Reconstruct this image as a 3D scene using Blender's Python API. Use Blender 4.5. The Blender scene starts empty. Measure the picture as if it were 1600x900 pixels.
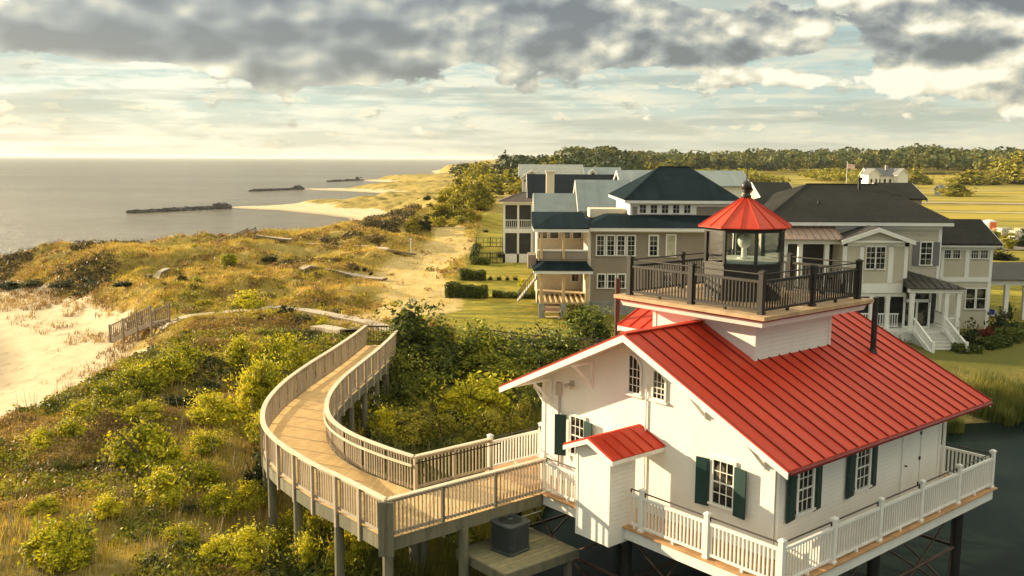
import bpy, math, random
import numpy as np
from mathutils import Vector, Matrix, noise as mnoise
R = math.radians
sc = bpy.context.scene
COL = sc.collection
rng = np.random.default_rng(7); random.seed(7)

# ------------------------------------------------------------------ camera
CAMZ, PITCH, ROLL, FPX = 12.885, 0.1348, 0.0052, 1487.0
cd = bpy.data.cameras.new('camera'); cam = bpy.data.objects.new('camera', cd); COL.objects.link(cam)
cd.sensor_width = 36; cd.lens = FPX / 1600 * 36; cd.clip_start = .3; cd.clip_end = 60000
_r = Vector((1, 0, 0)); _f = Vector((0, math.cos(PITCH), -math.sin(PITCH))); _u = Vector((0, math.sin(PITCH), math.cos(PITCH)))
_r2 = _r * math.cos(ROLL) + _u * math.sin(ROLL); _u2 = _u * math.cos(ROLL) - _r * math.sin(ROLL)
cam.matrix_world = Matrix(((_r2.x, _u2.x, -_f.x, 0), (_r2.y, _u2.y, -_f.y, 0), (_r2.z, _u2.z, -_f.z, CAMZ), (0, 0, 0, 1)))
sc.camera = cam
sc.render.engine = 'CYCLES'
sc.view_settings.view_transform = 'Standard'; sc.view_settings.look = 'None'
sc.view_settings.gamma = 1; sc.view_settings.exposure = 1.12
sc.cycles.use_denoising = True
sc.cycles.max_bounces = 6; sc.cycles.transparent_max_bounces = 6

def rayd(x, y):      # direction of a point of the photograph (1600 x 900), used for surveying where things stand
    a, b = x - 800, y - 450
    X = a * math.cos(ROLL) + b * math.sin(ROLL); Y = -a * math.sin(ROLL) + b * math.cos(ROLL)
    return Vector((0, 0, 0)) + _r * (X / FPX) + _f - _u * (Y / FPX)
def G(x, y, z=0.0):  # survey: point at height z
    d = rayd(x, y); t = (z - CAMZ) / d.z; return (d.x * t, d.y * t, z)
def W(x, y, Y):      # survey: point at distance Y ahead -> (X, Z)
    d = rayd(x, y); t = Y / d.y; return (d.x * t, CAMZ + d.z * t)

# ------------------------------------------------------------------ sun and sky
SUN_EL, SUN_DIR2 = 14.5, (-0.906, 0.423)
sd = Vector((SUN_DIR2[0] * math.cos(R(SUN_EL)), SUN_DIR2[1] * math.cos(R(SUN_EL)), math.sin(R(SUN_EL)))).normalized()
sl = bpy.data.lights.new('sun', 'SUN'); so = bpy.data.objects.new('sun', sl); COL.objects.link(so)
sl.energy = 5.0; sl.angle = R(0.6); sl.color = (1.0, 0.79, 0.49)
so.rotation_euler = sd.to_track_quat('Z', 'Y').to_euler(); so.location = (-60, 30, 60)

class NT:            # tiny node helper
    def __init__(s, tree): s.t = tree; tree.nodes.clear()
    def n(s, typ, **kw):
        nd = s.t.nodes.new(typ)
        for k, v in kw.items():
            if k.startswith('i_'):
                key = k[2:]; key = int(key) if key.isdigit() else key.replace('_', ' ')
                s.put(nd.inputs[key], v)
            else: setattr(nd, k, v)
        return nd
    def put(s, sock, v):
        if isinstance(v, bpy.types.NodeSocket): s.t.links.new(v, sock)
        elif isinstance(v, bpy.types.Node): s.t.links.new(v.outputs[0], sock)
        else:
            if isinstance(v, tuple) and len(v) == 3 and sock.type == 'RGBA': v = (*v, 1)
            sock.default_value = v
    def m(s, op, a, b=0.0, c=None, clamp=False):
        nd = s.t.nodes.new('ShaderNodeMath'); nd.operation = op; nd.use_clamp = clamp
        s.put(nd.inputs[0], a); s.put(nd.inputs[1], b)
        if c is not None: s.put(nd.inputs[2], c)
        return nd.outputs[0]
    def mix(s, f, a, b, mode='MIX'):
        nd = s.t.nodes.new('ShaderNodeMix'); nd.data_type = 'RGBA'; nd.blend_type = mode
        s.put(nd.inputs[0], f); s.put(nd.inputs[6], a); s.put(nd.inputs[7], b); return nd.outputs[2]
    def ss(s, x, lo, hi, a=0.0, b=1.0):
        nd = s.t.nodes.new('ShaderNodeMapRange'); nd.interpolation_type = 'SMOOTHSTEP'
        s.put(nd.inputs[0], x); s.put(nd.inputs[1], lo); s.put(nd.inputs[2], hi); s.put(nd.inputs[3], a); s.put(nd.inputs[4], b)
        return nd.outputs[0]
    def noise(s, vec, scale, detail=4, rough=.5, dist=0.0, w=None):
        nd = s.t.nodes.new('ShaderNodeTexNoise')
        s.put(nd.inputs['Vector'], vec); nd.inputs['Scale'].default_value = scale; nd.inputs['Detail'].default_value = detail
        nd.inputs['Roughness'].default_value = rough; nd.inputs['Distortion'].default_value = dist
        return nd.outputs[0]
    def ramp(s, f, stops):
        nd = s.t.nodes.new('ShaderNodeValToRGB'); s.put(nd.inputs[0], f); e = nd.color_ramp.elements
        while len(e) < len(stops): e.new(.5)
        for q, (p, c) in zip(e, stops): q.position = p; q.color = (*c, 1)
        return nd.outputs[0]
    def scale(s, vec, v):
        nd = s.t.nodes.new('ShaderNodeVectorMath'); nd.operation = 'MULTIPLY'; s.put(nd.inputs[0], vec); nd.inputs[1].default_value = v; return nd.outputs[0]
    def add(s, vec, v):
        nd = s.t.nodes.new('ShaderNodeVectorMath'); nd.operation = 'ADD'; s.put(nd.inputs[0], vec); nd.inputs[1].default_value = v; return nd.outputs[0]

def lin(r, g, b):    # an 8-bit display colour as linear
    f = lambda c: (c / 255 / 12.92) if c <= 10 else ((c / 255 + .055) / 1.055) ** 2.4
    return (f(r), f(g), f(b))

w = bpy.data.worlds.new('World'); sc.world = w; w.use_nodes = True
N = NT(w.node_tree)
sky = N.n('ShaderNodeTexSky', sky_type='NISHITA', sun_disc=False, sun_elevation=R(SUN_EL), sun_rotation=math.atan2(SUN_DIR2[0], SUN_DIR2[1]))
tc = N.n('ShaderNodeTexCoord')
sep = N.n('ShaderNodeSeparateXYZ', i_0=tc.outputs['Generated'])
sx, sy, sz = sep.outputs
az = N.m('MULTIPLY', N.m('ARCTAN2', sx, sy), 57.2958)       # degrees, 0 = straight ahead
el = N.m('MULTIPLY', N.m('ARCSINE', sz), 57.2958)
cmb = N.n('ShaderNodeCombineXYZ', i_0=az, i_1=el, i_2=0.0)
V = cmb.outputs[0]
warp = N.noise(N.scale(V, (.22, .5, 1)), 1.0, 3, .5)
def blob(a0, e0, sa, se, amp):
    da = N.m('DIVIDE', N.m('SUBTRACT', az, a0), sa); de = N.m('DIVIDE', N.m('SUBTRACT', el, e0), se)
    d2 = N.m('ADD', N.m('MULTIPLY', da, da), N.m('MULTIPLY', de, de))
    return N.m('MULTIPLY', N.m('EXPONENT', N.m('MULTIPLY', d2, -1.0)), amp)
def pa(x): return math.degrees(math.atan((x - 800) / 1473))
def pe(x, y): return (251 - y) / 1487 * 57.3 * math.cos(R(pa(x)))
# heavy cumulus banks: where they hang (seen from the beach), then broken up by noise
BL = [(120, 60, 230, 30, .75), (330, 70, 200, 36, .7), (470, 112, 110, 26, .6), (300, 20, 300, 26, .5), (640, 100, 120, 36, .65), (900, 85, 120, 42, .7), (760, 30, 300, 30, .5), (1010, 60, 110, 40, .45),
      (1110, 85, 90, 30, .6), (1220, 55, 66, 30, .6), (1420, 50, 100, 42, .72), (1540, 40, 110, 50, .7), (1440, 122, 120, 16, .42), (1570, 135, 70, 24, .55), (1180, 132, 110, 9, .3),
      (1300, 80, 26, 44, -.36), (1085, 12, 50, 12, -.5), (735, 119, 34, 11, -.75), (270, 118, 60, 12, -.5), (60, 118, 100, 14, -.5), (1195, 104, 60, 9, -.4), (8, 10, 40, 26, -.8), (730, 40, 60, 10, -.2), (560, 150, 60, 10, -.4), (1000, 122, 70, 9, -.45)]
# patches of the banks that catch the sun or lie in the shade of the ones above
DL = [(170, 18, 110, 22, .22), (690, 42, 80, 18, .18), (1250, 45, 45, 30, .30), (1385, 42, 50, 28, .30), (1540, 108, 60, 26, .38), (970, 45, 60, 24, .16), (350, 118, 44, 12, .42), (1420, 122, 100, 12, .30), (1220, 132, 120, 10, .3),
      (240, 78, 220, 20, -.16), (520, 122, 100, 20, -.12), (1130, 104, 80, 10, -.2), (1490, 16, 130, 14, -.2), (1400, 92, 80, 12, -.2), (860, 4, 180, 8, -.2), (900, 118, 120, 12, -.1)]
def lights():
    tot = None
    for x, y, a, b, amp in DL:
        v = blob(pa(x), pe(x, y), a / 25., b / 23., amp); tot = v if tot is None else N.m('ADD', tot, v)
    return tot
def cover(dy):
    tot = None
    for x, y, a, b, amp in BL:
        v = blob(pa(x), pe(x, y) + dy, a / 25., b / 21., amp)
        tot = v if tot is None else N.m('ADD', tot, v)
    return tot
hi = N.ss(el, 10.5, 22., 0.0, .35)
cov = N.m('ADD', cover(0.0), hi)
def puff(off, det):
    vv = N.add(V, off)
    a = N.noise(N.scale(vv, (.15, .30, 1)), 1.0, det, .6, .35)
    b = N.noise(N.scale(N.add(vv, (17, 3, 0)), (.40, .62, 1)), 1.0, max(1, det - 2), .55, .25)
    return N.m('ADD', N.m('MULTIPLY', a, 1.45), N.m('MULTIPLY', b, 1.0))
p0 = puff((0, 0, 0), 9); q0 = puff((0, 0, 0), 2); q1 = puff((-.7, 1.15, 0), 2)
dens = N.m('ADD', N.m('SUBTRACT', p0, 1.32), cov)
heavy = N.ss(dens, .10, .22)
mz = lambda off: N.noise(N.scale(N.add(V, off), (.62, .95, 1)), 1.0, 8, .57, .2)
m0, m1 = mz((3, 9, 0)), mz((2.78, 9.36, 0))
relief = N.m('ADD', N.m('MULTIPLY', N.m('SUBTRACT', q0, q1), N.ss(az, -16., 10., 1.0, 1.5)), N.m('MULTIPLY', N.m('SUBTRACT', m0, m1), N.ss(az, -14., 12., .30, 1.15)))
core = N.ss(dens, .14, .60)
east = N.ss(az, -8., 24., -.03, .15)
belly = N.ss(N.noise(N.scale(V, (.06, .38, 1)), 1.0, 2, .5), .40, .60)
lit = N.m('ADD', N.m('ADD', relief, N.m('ADD', east, lights())), N.m('SUBTRACT', N.m('SUBTRACT', .60, N.m('MULTIPLY', core, .22)), N.m('MULTIPLY', belly, .22)), clamp=True)
cloudc = N.ramp(lit, [(0, lin(108, 108, 110)), (.25, lin(136, 137, 136)), (.45, lin(164, 165, 156)), (.66, lin(206, 200, 178)), (.9, lin(248, 238, 210)), (1, lin(255, 250, 228))])
# thin high streaks behind
st = N.noise(N.scale(V, (.045, .75, 1)), 1.0, 7, .6, .6)
st2 = N.noise(N.scale(V, (.22, .9, 1)), 1.0, 7, .62, .5)
stm = N.ss(N.m('ADD', N.m('MULTIPLY', st, .55), N.m('MULTIPLY', st2, .45)), .44, .56)
warm = N.ss(az, -30., 25., 1.0, 0.0)
base = N.ramp(N.m('DIVIDE', el, 12., clamp=True), [(0, lin(196, 202, 186)), (.12, lin(204, 210, 194)), (.3, lin(184, 202, 194)), (.6, lin(172, 198, 194)), (1, lin(150, 190, 200))])
streak = N.mix(warm, lin(226, 222, 198), lin(248, 246, 226))
bg = N.mix(N.m('MULTIPLY', stm, .9), base, streak)
# small far cumulus near the horizon
sm = N.noise(N.scale(V, (.5, 1.3, 1)), 1.0, 6, .55)
smm = N.m('MULTIPLY', N.ss(sm, .54, .64), N.m('MULTIPLY', N.ss(el, .8, 1.6), N.ss(el, 6.5, 4.5)))
bg = N.mix(N.m('MULTIPLY', smm, .75), bg, N.mix(N.ss(N.m('SUBTRACT', sm, N.noise(N.scale(N.add(V, (-.2, .35, 0)), (.5, 1.3, 1)), 1.0, 4, .5)), -.03, .05), lin(176, 176, 160), lin(246, 236, 206)))
grey = N.noise(N.scale(N.add(V, (31, 7, 0)), (.07, .8, 1)), 1.0, 5, .55)
bg = N.mix(N.m('MULTIPLY', N.ss(grey, .48, .60), .6), bg, lin(158, 168, 160))
cl = N.mix(heavy, bg, cloudc)
# unseen upper sky, brightened and warmed to fill the shaded walls
up = N.ss(el, 13., 40., 1.0, 2.25)
clw = N.mix(N.ss(el, 12., 35.), cl, (1.06, 1.0, .88), 'MULTIPLY')
cl2 = N.n('ShaderNodeVectorMath', operation='SCALE'); N.put(cl2.inputs[0], clw); N.put(cl2.inputs[3], up)
SKYK = 0.12
ad = N.n('ShaderNodeVectorMath', operation='SCALE'); N.put(ad.inputs[0], cl2.outputs[0]); ad.inputs[3].default_value = .485 / SKYK
fin = N.mix(.88, sky.outputs[0], ad.outputs[0])
bgn = N.n('ShaderNodeBackground', i_0=fin, i_1=SKYK)
wo = N.n('ShaderNodeOutputWorld', i_0=bgn)
w.cycles.sampling_method = 'MANUAL'; w.cycles.sample_map_resolution = 512

# ------------------------------------------------------------------ materials
MATS = {}
def mat(name, col=(.5, .5, .5), rough=.6, metal=0.0, fn=None, var=0.0, vs=3.0, spec=.5, bump=0.0, bs=20.0):
    if name in MATS: return MATS[name]
    m = bpy.data.materials.new(name); m.use_nodes = True; n = NT(m.node_tree); MATS[name] = m
    o = n.n('ShaderNodeOutputMaterial'); b = n.n('ShaderNodeBsdfPrincipled'); n.put(o.inputs[0], b)
    b.inputs['Roughness'].default_value = rough; b.inputs['Metallic'].default_value = metal
    b.inputs['Specular IOR Level'].default_value = spec
    n.put(b.inputs['Base Color'], col)
    tc = n.n('ShaderNodeTexCoord')
    P = tc.outputs['Object']
    if var:
        f = n.ss(n.noise(P, vs, 6, .65), .3, .7)
        c = n.mix(f, tuple(x * (1 - var) for x in col), tuple(min(1, x * (1 + var * .6)) for x in col)); n.put(b.inputs['Base Color'], c)
    if bump:
        bn = n.n('ShaderNodeBump'); bn.inputs['Strength'].default_value = bump; bn.inputs['Distance'].default_value = .02
        n.put(bn.inputs['Height'], n.noise(P, bs, 5, .6)); n.put(b.inputs['Normal'], bn)
    if fn: fn(n, b, P, o)
    return m
def lapfn(c1, pitch=.13, dirt=.12):
    def f(n, b, P, o):      # clapboards: shallow shadow step every course
        z = n.n('ShaderNodeSeparateXYZ', i_0=P).outputs[2]
        fr = n.m('FRACT', n.m('DIVIDE', z, pitch))
        bn = n.n('ShaderNodeBump'); bn.inputs['Strength'].default_value = .8; bn.inputs['Distance'].default_value = .014
        n.put(bn.inputs['Height'], n.m('SUBTRACT', 1.0, fr)); n.put(b.inputs['Normal'], bn)
        d = n.ss(n.noise(n.scale(P, (.7, .7, .25)), 1.3, 6, .6), .35, .75)
        c = n.mix(d, c1, tuple(x * (1 - dirt) for x in c1)); n.put(b.inputs['Base Color'], c)
    return f
def plankfn(axis, pitch, c1, c2):
    def f(n, b, P, o):
        s = n.n('ShaderNodeSeparateXYZ', i_0=P).outputs[axis]
        q = n.m('DIVIDE', s, pitch); fr = n.m('FRACT', q)
        idx = n.n('ShaderNodeTexWhiteNoise', noise_dimensions='1D', i_W=n.m('FLOOR', q))
        g = n.m('LESS_THAN', fr, .07)
        c = n.mix(idx.outputs[0], c1, c2); nz = n.noise(n.scale(P, (2, 2, 2)), 1.5, 6, .7)
        c = n.mix(n.ss(nz, .35, .75), c, tuple(x * .72 for x in c1)); c = n.mix(g, c, tuple(x * .25 for x in c1)); n.put(b.inputs['Base Color'], c)
    return f
def shinglefn(c1, c2):
    def f(n, b, P, o):
        s = n.scale(P, (1, 1, 2.2)); a = n.noise(s, 5.0, 5, .7); g = n.noise(P, .35, 4, .6)
        z = n.n('ShaderNodeSeparateXYZ', i_0=P).outputs[2]
        ln = n.m('LESS_THAN', n.m('FRACT', n.m('DIVIDE', z, .085)), .22)
        c = n.mix(n.ss(n.m('ADD', n.m('MULTIPLY', a, .6), n.m('MULTIPLY', g, .4)), .38, .62), c1, c2)
        c = n.mix(n.m('MULTIPLY', ln, .45), c, tuple(x * .5 for x in c1)); n.put(b.inputs['Base Color'], c)
    return f
def seamfn(axis, pitch, c1, c2):     # standing seam sheet for far roofs: ribs as bump and a thin dark line beside each rib
    def f(n, b, P, o):
        s = n.n('ShaderNodeSeparateXYZ', i_0=P).outputs[axis]
        q = n.m('DIVIDE', s, pitch); fr = n.m('FRACT', q)
        idx = n.n('ShaderNodeTexWhiteNoise', noise_dimensions='1D', i_W=n.m('FLOOR', q))
        c = n.mix(idx.outputs[0], c1, c2); nz = n.noise(P, .5, 5, .65); c = n.mix(n.ss(nz, .35, .75), c, tuple(x * .8 for x in c1))
        n.put(b.inputs['Base Color'], c)
        bn = n.n('ShaderNodeBump'); bn.inputs['Strength'].default_value = 1; bn.inputs['Distance'].default_value = .05
        n.put(bn.inputs['Height'], n.m('LESS_THAN', fr, .12)); n.put(b.inputs['Normal'], bn)
    return f
def glassfn(n, b, P, o):             # window panes: dark rooms behind reflecting glass, drawn curtains here and there
    c = n.mix(n.ss(n.noise(P, 1.7, 4, .6), .48, .64), (.010, .011, .010), (.13, .115, .085)); n.put(b.inputs['Base Color'], c)
white = mat('white_paint', (.80, .78, .73), .5, var=.07, vs=1.6, bump=.06, bs=30)
siding_w = mat('white_siding', fn=lapfn((.80, .77, .71), .12, .09), rough=.55)
siding_g = mat('taupe_siding', fn=lapfn((.30, .245, .19), .17, .12), rough=.7)
siding_c = mat('cream_siding', fn=lapfn((.52, .47, .37), .18, .10), rough=.7)
def redfn(n, b, P, o):      # painted standing-seam sheet: every pan weathers a little differently, with faint run-off streaks
    x = n.n('ShaderNodeSeparateXYZ', i_0=P).outputs[0]
    w1 = n.n('ShaderNodeTexWhiteNoise', noise_dimensions='1D', i_W=n.m('FLOOR', n.m('DIVIDE', n.m('SUBTRACT', x, .2), .488)))
    c = n.mix(w1.outputs[0], (.49, .033, .011), (.59, .050, .016)); st = n.noise(n.scale(P, (6, .5, .5)), 1.0, 5, .6)
    c = n.mix(n.m('MULTIPLY', n.ss(st, .45, .75), .5), c, (.34, .030, .016)); c = n.mix(n.m('MULTIPLY', n.ss(n.noise(P, .5, 4, .6), .5, .7), .35), c, (.60, .075, .03)); n.put(b.inputs['Base Color'], c)
    n.put(b.inputs['Roughness'], n.m('ADD', .36, n.m('MULTIPLY', n.noise(P, 1.5, 4, .6), .25)))
    bn = n.n('ShaderNodeBump'); bn.inputs['Strength'].default_value = .25; bn.inputs['Distance'].default_value = .02; n.put(bn.inputs['Height'], n.noise(n.scale(P, (2.5, .8, .8)), 1.0, 3, .5)); n.put(b.inputs['Normal'], bn)
redm = mat('red_metal', fn=redfn, spec=.32)
redd = mat('dark_red_metal', (.20, .012, .012), .45, var=.2)
green = mat('green_shutter', (.007, .040, .036), .5, var=.2, spec=.4)
greysh = mat('grey_shutter', (.16, .15, .16), .6, var=.1)
black = mat('black_metal', (.018, .016, .014), .5, var=.4, vs=6)
bronze = mat('bronze_metal', (.017, .013, .010), .6, var=.35, vs=5)
navy = mat('navy_metal', fn=seamfn(0, .45, (.008, .018, .024), (.013, .026, .033)), rough=.7, spec=.03)
navy_y = mat('navy_metal_side', fn=seamfn(1, .45, (.008, .018, .024), (.013, .026, .033)), rough=.5)
pale = mat('pale_metal', fn=seamfn(0, .42, (.19, .235, .235), (.24, .28, .27)), rough=.45)
darkm = mat('dark_metal', fn=seamfn(0, .5, (.045, .042, .038), (.07, .06, .052)), rough=.5, spec=.15)
shing = mat('charcoal_shingle', fn=shinglefn((.024, .025, .022), (.042, .040, .036)), rough=.9, spec=.1)
glass = mat('window_glass', fn=glassfn, rough=.1, spec=.3)
dark = mat('dark_interior', (.012, .012, .012), .8)
screen_shade = mat('insect_screen_and_shade', (.035, .032, .03), .7, var=.4, vs=1.2)  # insect screen, also dark sheets standing in for shaded porch recesses
deckw = mat('new_deck_board', (.48, .27, .12), .65, var=.25, vs=2.2, bump=.2, bs=12)
def bwfn(n, b, P, o):
    idx = n.n('ShaderNodeNewGeometry').outputs['Random Per Island']
    c = n.mix(idx, (.66, .42, .17), (.80, .54, .24)); nz = n.noise(n.scale(P, (1, 1, 1)), 2.2, 6, .7)
    n.put(b.inputs['Base Color'], n.mix(n.ss(nz, .35, .8), c, (.56, .35, .14)))
boardw = mat('boardwalk_board', fn=bwfn, rough=.7, bump=.2)
def woodfn(c1, c2, c3):
    def f(n, b, P, o):
        idx = n.n('ShaderNodeNewGeometry').outputs['Random Per Island']
        c = n.mix(idx, c1, c2); nz = n.noise(n.scale(P, (1.5, 1.5, .35)), 3.0, 6, .7)
        n.put(b.inputs['Base Color'], n.mix(n.ss(nz, .4, .8), c, c3))
    return f
railw = mat('weathered_rail_wood', fn=woodfn((.36, .30, .22), (.46, .38, .28), (.25, .21, .16)), rough=.75, bump=.25)
capw = mat('pale_cap_wood', fn=woodfn((.68, .56, .40), (.74, .62, .46), (.52, .42, .30)), rough=.7, bump=.2)
pilew = mat('treated_pile_wood', fn=woodfn((.13, .125, .085), (.20, .18, .12), (.07, .085, .055)), rough=.85, bump=.5)
brownw = mat('brown_old_wood', fn=woodfn((.17, .13, .09), (.24, .18, .12), (.10, .08, .06)), rough=.85, bump=.3)
oldw = mat('grey_old_wood', fn=woodfn((.46, .38, .28), (.58, .48, .36), (.32, .26, .2)), rough=.8, bump=.3)
rock = mat('groin_rock', (.13, .12, .11), .85, var=.45, vs=.8, bump=.6, bs=2)
trunkm = mat('bark', (.09, .07, .05), .9, var=.4, bump=.6)
# ------------------------------------------------------------------ mesh helpers
def link(o, parent=None):
    COL.objects.link(o)
    if parent is not None: o.parent = parent
    return o
def tag(o, label=None, cat=None, group=None, kind=None):
    if label: o['label'] = label
    if cat: o['category'] = cat
    if group: o['group'] = group
    if kind: o['kind'] = kind
    return o
def empty(name, loc=(0, 0, 0), rz=0.0, label=None, cat=None, group=None):
    o = bpy.data.objects.new(name, None); o.location = loc; o.rotation_euler = (0, 0, rz); o.empty_display_size = .3
    link(o); return tag(o, label, cat, group)
SH = [None]
class MB:
    def __init__(s): s.v = []; s.f = []
    def add(s, vs, fs):
        k = len(s.v); s.v += [tuple(q) for q in vs]; s.f += [tuple(i + k for i in f) for f in fs]; return s
    def box(s, x0, x1, y0, y1, z0, z1):
        if x0 > x1: x0, x1 = x1, x0
        if y0 > y1: y0, y1 = y1, y0
        if z0 > z1: z0, z1 = z1, z0
        return s.add([(x0, y0, z0), (x1, y0, z0), (x1, y1, z0), (x0, y1, z0), (x0, y0, z1), (x1, y0, z1), (x1, y1, z1), (x0, y1, z1)],
                     [(3, 2, 1, 0), (4, 5, 6, 7), (0, 1, 5, 4), (1, 2, 6, 5), (2, 3, 7, 6), (3, 0, 4, 7)])
    def beam(s, a, b, w, h, up=(0, 0, 1)):
        a, b = Vector(a), Vector(b); d = (b - a).normalized(); u = Vector(up)
        if abs(d.dot(u)) > .98: u = Vector((1, 0, 0))
        sd_ = d.cross(u).normalized() * (w / 2); uu = sd_.cross(d).normalized() * (h / 2)
        P = [a - sd_ - uu, a + sd_ - uu, a + sd_ + uu, a - sd_ + uu, b - sd_ - uu, b + sd_ - uu, b + sd_ + uu, b - sd_ + uu]
        return s.add(P, [(0, 1, 2, 3), (7, 6, 5, 4), (1, 0, 4, 5), (2, 1, 5, 6), (3, 2, 6, 7), (0, 3, 7, 4)])
    def tube(s, a, b, r0, r1=None, n=10, cap=True):
        r1 = r0 if r1 is None else r1
        a, b = Vector(a), Vector(b); d = (b - a).normalized(); u = Vector((0, 0, 1)) if abs(d.z) < .9 else Vector((1, 0, 0))
        x = d.cross(u).normalized(); y = x.cross(d)
        P = []
        for c, r in ((a, r0), (b, r1)):
            for i in range(n):
                t = 2 * math.pi * i / n; P.append(c + x * (r * math.cos(t)) + y * (r * math.sin(t)))
        F = [(i, (i + 1) % n, n + (i + 1) % n, n + i) for i in range(n)]
        if cap: F += [tuple(range(n - 1, -1, -1)), tuple(range(n, 2 * n))]
        return s.add(P, F)
    def lathe(s, cx, cy, prof, n=16, a0=0.0):
        P = []; m = len(prof)
        for r, z in prof:
            for i in range(n):
                t = a0 + 2 * math.pi * i / n; P.append((cx + r * math.cos(t), cy + r * math.sin(t), z))
        F = []
        for j in range(m - 1):
            for i in range(n): F.append((j * n + i, j * n + (i + 1) % n, (j + 1) * n + (i + 1) % n, (j + 1) * n + i))
        F += [tuple(range(n - 1, -1, -1)), tuple(range((m - 1) * n, m * n))]
        return s.add(P, F)
    def poly(s, pts, d):      # closed outline pushed along vector d
        n = len(pts); d = Vector(d); A = [Vector(q) for q in pts]
        return s.add(A + [q + d for q in A], [tuple(range(n - 1, -1, -1)), tuple(range(n, 2 * n))] + [(i, (i + 1) % n, n + (i + 1) % n, n + i) for i in range(n)])
    def build(s, name, m, parent=None, bevel=0.0, smooth=False, shift=None):
        me = bpy.data.meshes.new(name); V_ = s.v
        if shift is None and parent is not None: shift = SH[0]
        if shift is not None: V_ = [(q[0] - shift[0], q[1] - shift[1], q[2] - shift[2]) for q in V_]
        me.from_pydata(V_, [], s.f); me.materials.append(m)
        import bmesh
        bm = bmesh.new(); bm.from_mesh(me); bmesh.ops.recalc_face_normals(bm, faces=bm.faces); bm.to_mesh(me); bm.free()
        if smooth: me.shade_smooth()
        o = bpy.data.objects.new(name, me); link(o, parent)
        if bevel:
            bv = o.modifiers.new('b', 'BEVEL'); bv.width = bevel; bv.segments = 2; bv.limit_method = 'ANGLE'
        return o
def np_mesh(name, V_, nper, m, loops=None):     # V_ (n*nper,3): separate polygons of nper corners
    n = len(V_) // nper; me = bpy.data.meshes.new(name)
    me.vertices.add(len(V_)); me.vertices.foreach_set('co', np.ascontiguousarray(V_, dtype=np.float32).ravel())
    me.loops.add(len(V_)); me.loops.foreach_set('vertex_index', np.arange(len(V_), dtype=np.int32))
    me.polygons.add(n); me.polygons.foreach_set('loop_start', (np.arange(n) * nper).astype(np.int32))
    me.update(calc_edges=True); me.materials.append(m); return me

# ------------------------------------------------------------------ terrain height
OX, OY, YAW = 6.1722, 20.6493, 0.8762
DU = (-math.cos(YAW), math.sin(YAW)); DV = (math.sin(YAW), math.cos(YAW))
def UV(u, v): return (OX + u * DU[0] + v * DV[0], OY + u * DU[1] + v * DV[1])
SHORE = np.array([(-90, -400), (-60, -60), (-40, 10), (-30.3, 45), (-29.8, 52.3), (-33.6, 60), (-39, 67), (-48, 75), (-60, 84), (-66, 94), (-60, 106), (-48, 116), (-41, 128), (-37, 142), (-33, 165), (-30.5, 184),
   (-35.5, 206), (-44, 219), (-58, 236), (-73, 245), (-75, 251), (-66, 256), (-60, 270), (-50, 318), (-36, 345), (-45, 352), (-68, 379), (-87, 392), (-88, 399), (-72, 400), (-50, 430), (-40, 470),
   (-60, 505), (-88, 553), (-88, 565), (-70, 600), (-55, 700), (-85, 1000), (-88, 1372), (-100, 2600), (-250, 9000)], float)
POND = np.array([(-2.2, -60), (-1.8, 12), (-1.2, 20), (-.6, 26), (-.2, 31), (1.5, 37), (6, 41.5), (12, 43.6), (21, 44.6), (30, 45.6), (45, 47), (90, 50), (140, 40), (140, -60)], float)
def segdist(x, y, P, closed=False):
    d = np.full(x.shape, 1e9); n = len(P)
    for i in range(n if closed else n - 1):
        a = P[i]; b = P[(i + 1) % n]; e = b - a; t = np.clip(((x - a[0]) * e[0] + (y - a[1]) * e[1]) / (e @ e), 0, 1)
        d = np.minimum(d, np.hypot(x - a[0] - t * e[0], y - a[1] - t * e[1]))
    return d
def inside(x, y, P):
    c = np.zeros(x.shape, bool); n = len(P)
    for i in range(n):
        x0, y0 = P[i]; x1, y1 = P[(i + 1) % n]
        if y0 == y1: continue
        k = ((y0 > y) != (y1 > y)) & (x < (x1 - x0) * (y - y0) / (y1 - y0) + x0); c ^= k
    return c
LANDP = np.vstack([SHORE, [(9000, 9000), (9000, -400)]])
def shore_s(x, y): d = segdist(x, y, SHORE); return np.where(inside(x, y, LANDP), d, -d)
def pond_s(x, y): d = segdist(x, y, POND, True); return np.where(inside(x, y, POND), -d, d)
def hashn(ix, iy, k):
    with np.errstate(over='ignore'):
        h = (ix.astype(np.int64) * 374761393 + iy.astype(np.int64) * 668265263 + k * 1442695041) & 0x7fffffff
        h = ((h ^ (h >> 13)) * 1274126177) & 0x7fffffff
    return ((h ^ (h >> 16)) & 0xffff) / 65535.0
def vnoise(x, y, k=0):
    ix = np.floor(x); iy = np.floor(y); fx = x - ix; fy = y - iy; fx = fx * fx * (3 - 2 * fx); fy = fy * fy * (3 - 2 * fy)
    a = hashn(ix, iy, k); b = hashn(ix + 1, iy, k); c = hashn(ix, iy + 1, k); d = hashn(ix + 1, iy + 1, k)
    return (a * (1 - fx) + b * fx) * (1 - fy) + (c * (1 - fx) + d * fx) * fy
def fbm(x, y, oct=4, k=0):
    s = np.zeros(x.shape); a = .5; 
    for i in range(oct): s += a * vnoise(x, y, k + i * 7); a *= .5; x = x * 2.03 + 5.1; y = y * 2.03 + 1.7
    return s / (1 - .5 ** oct)
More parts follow.
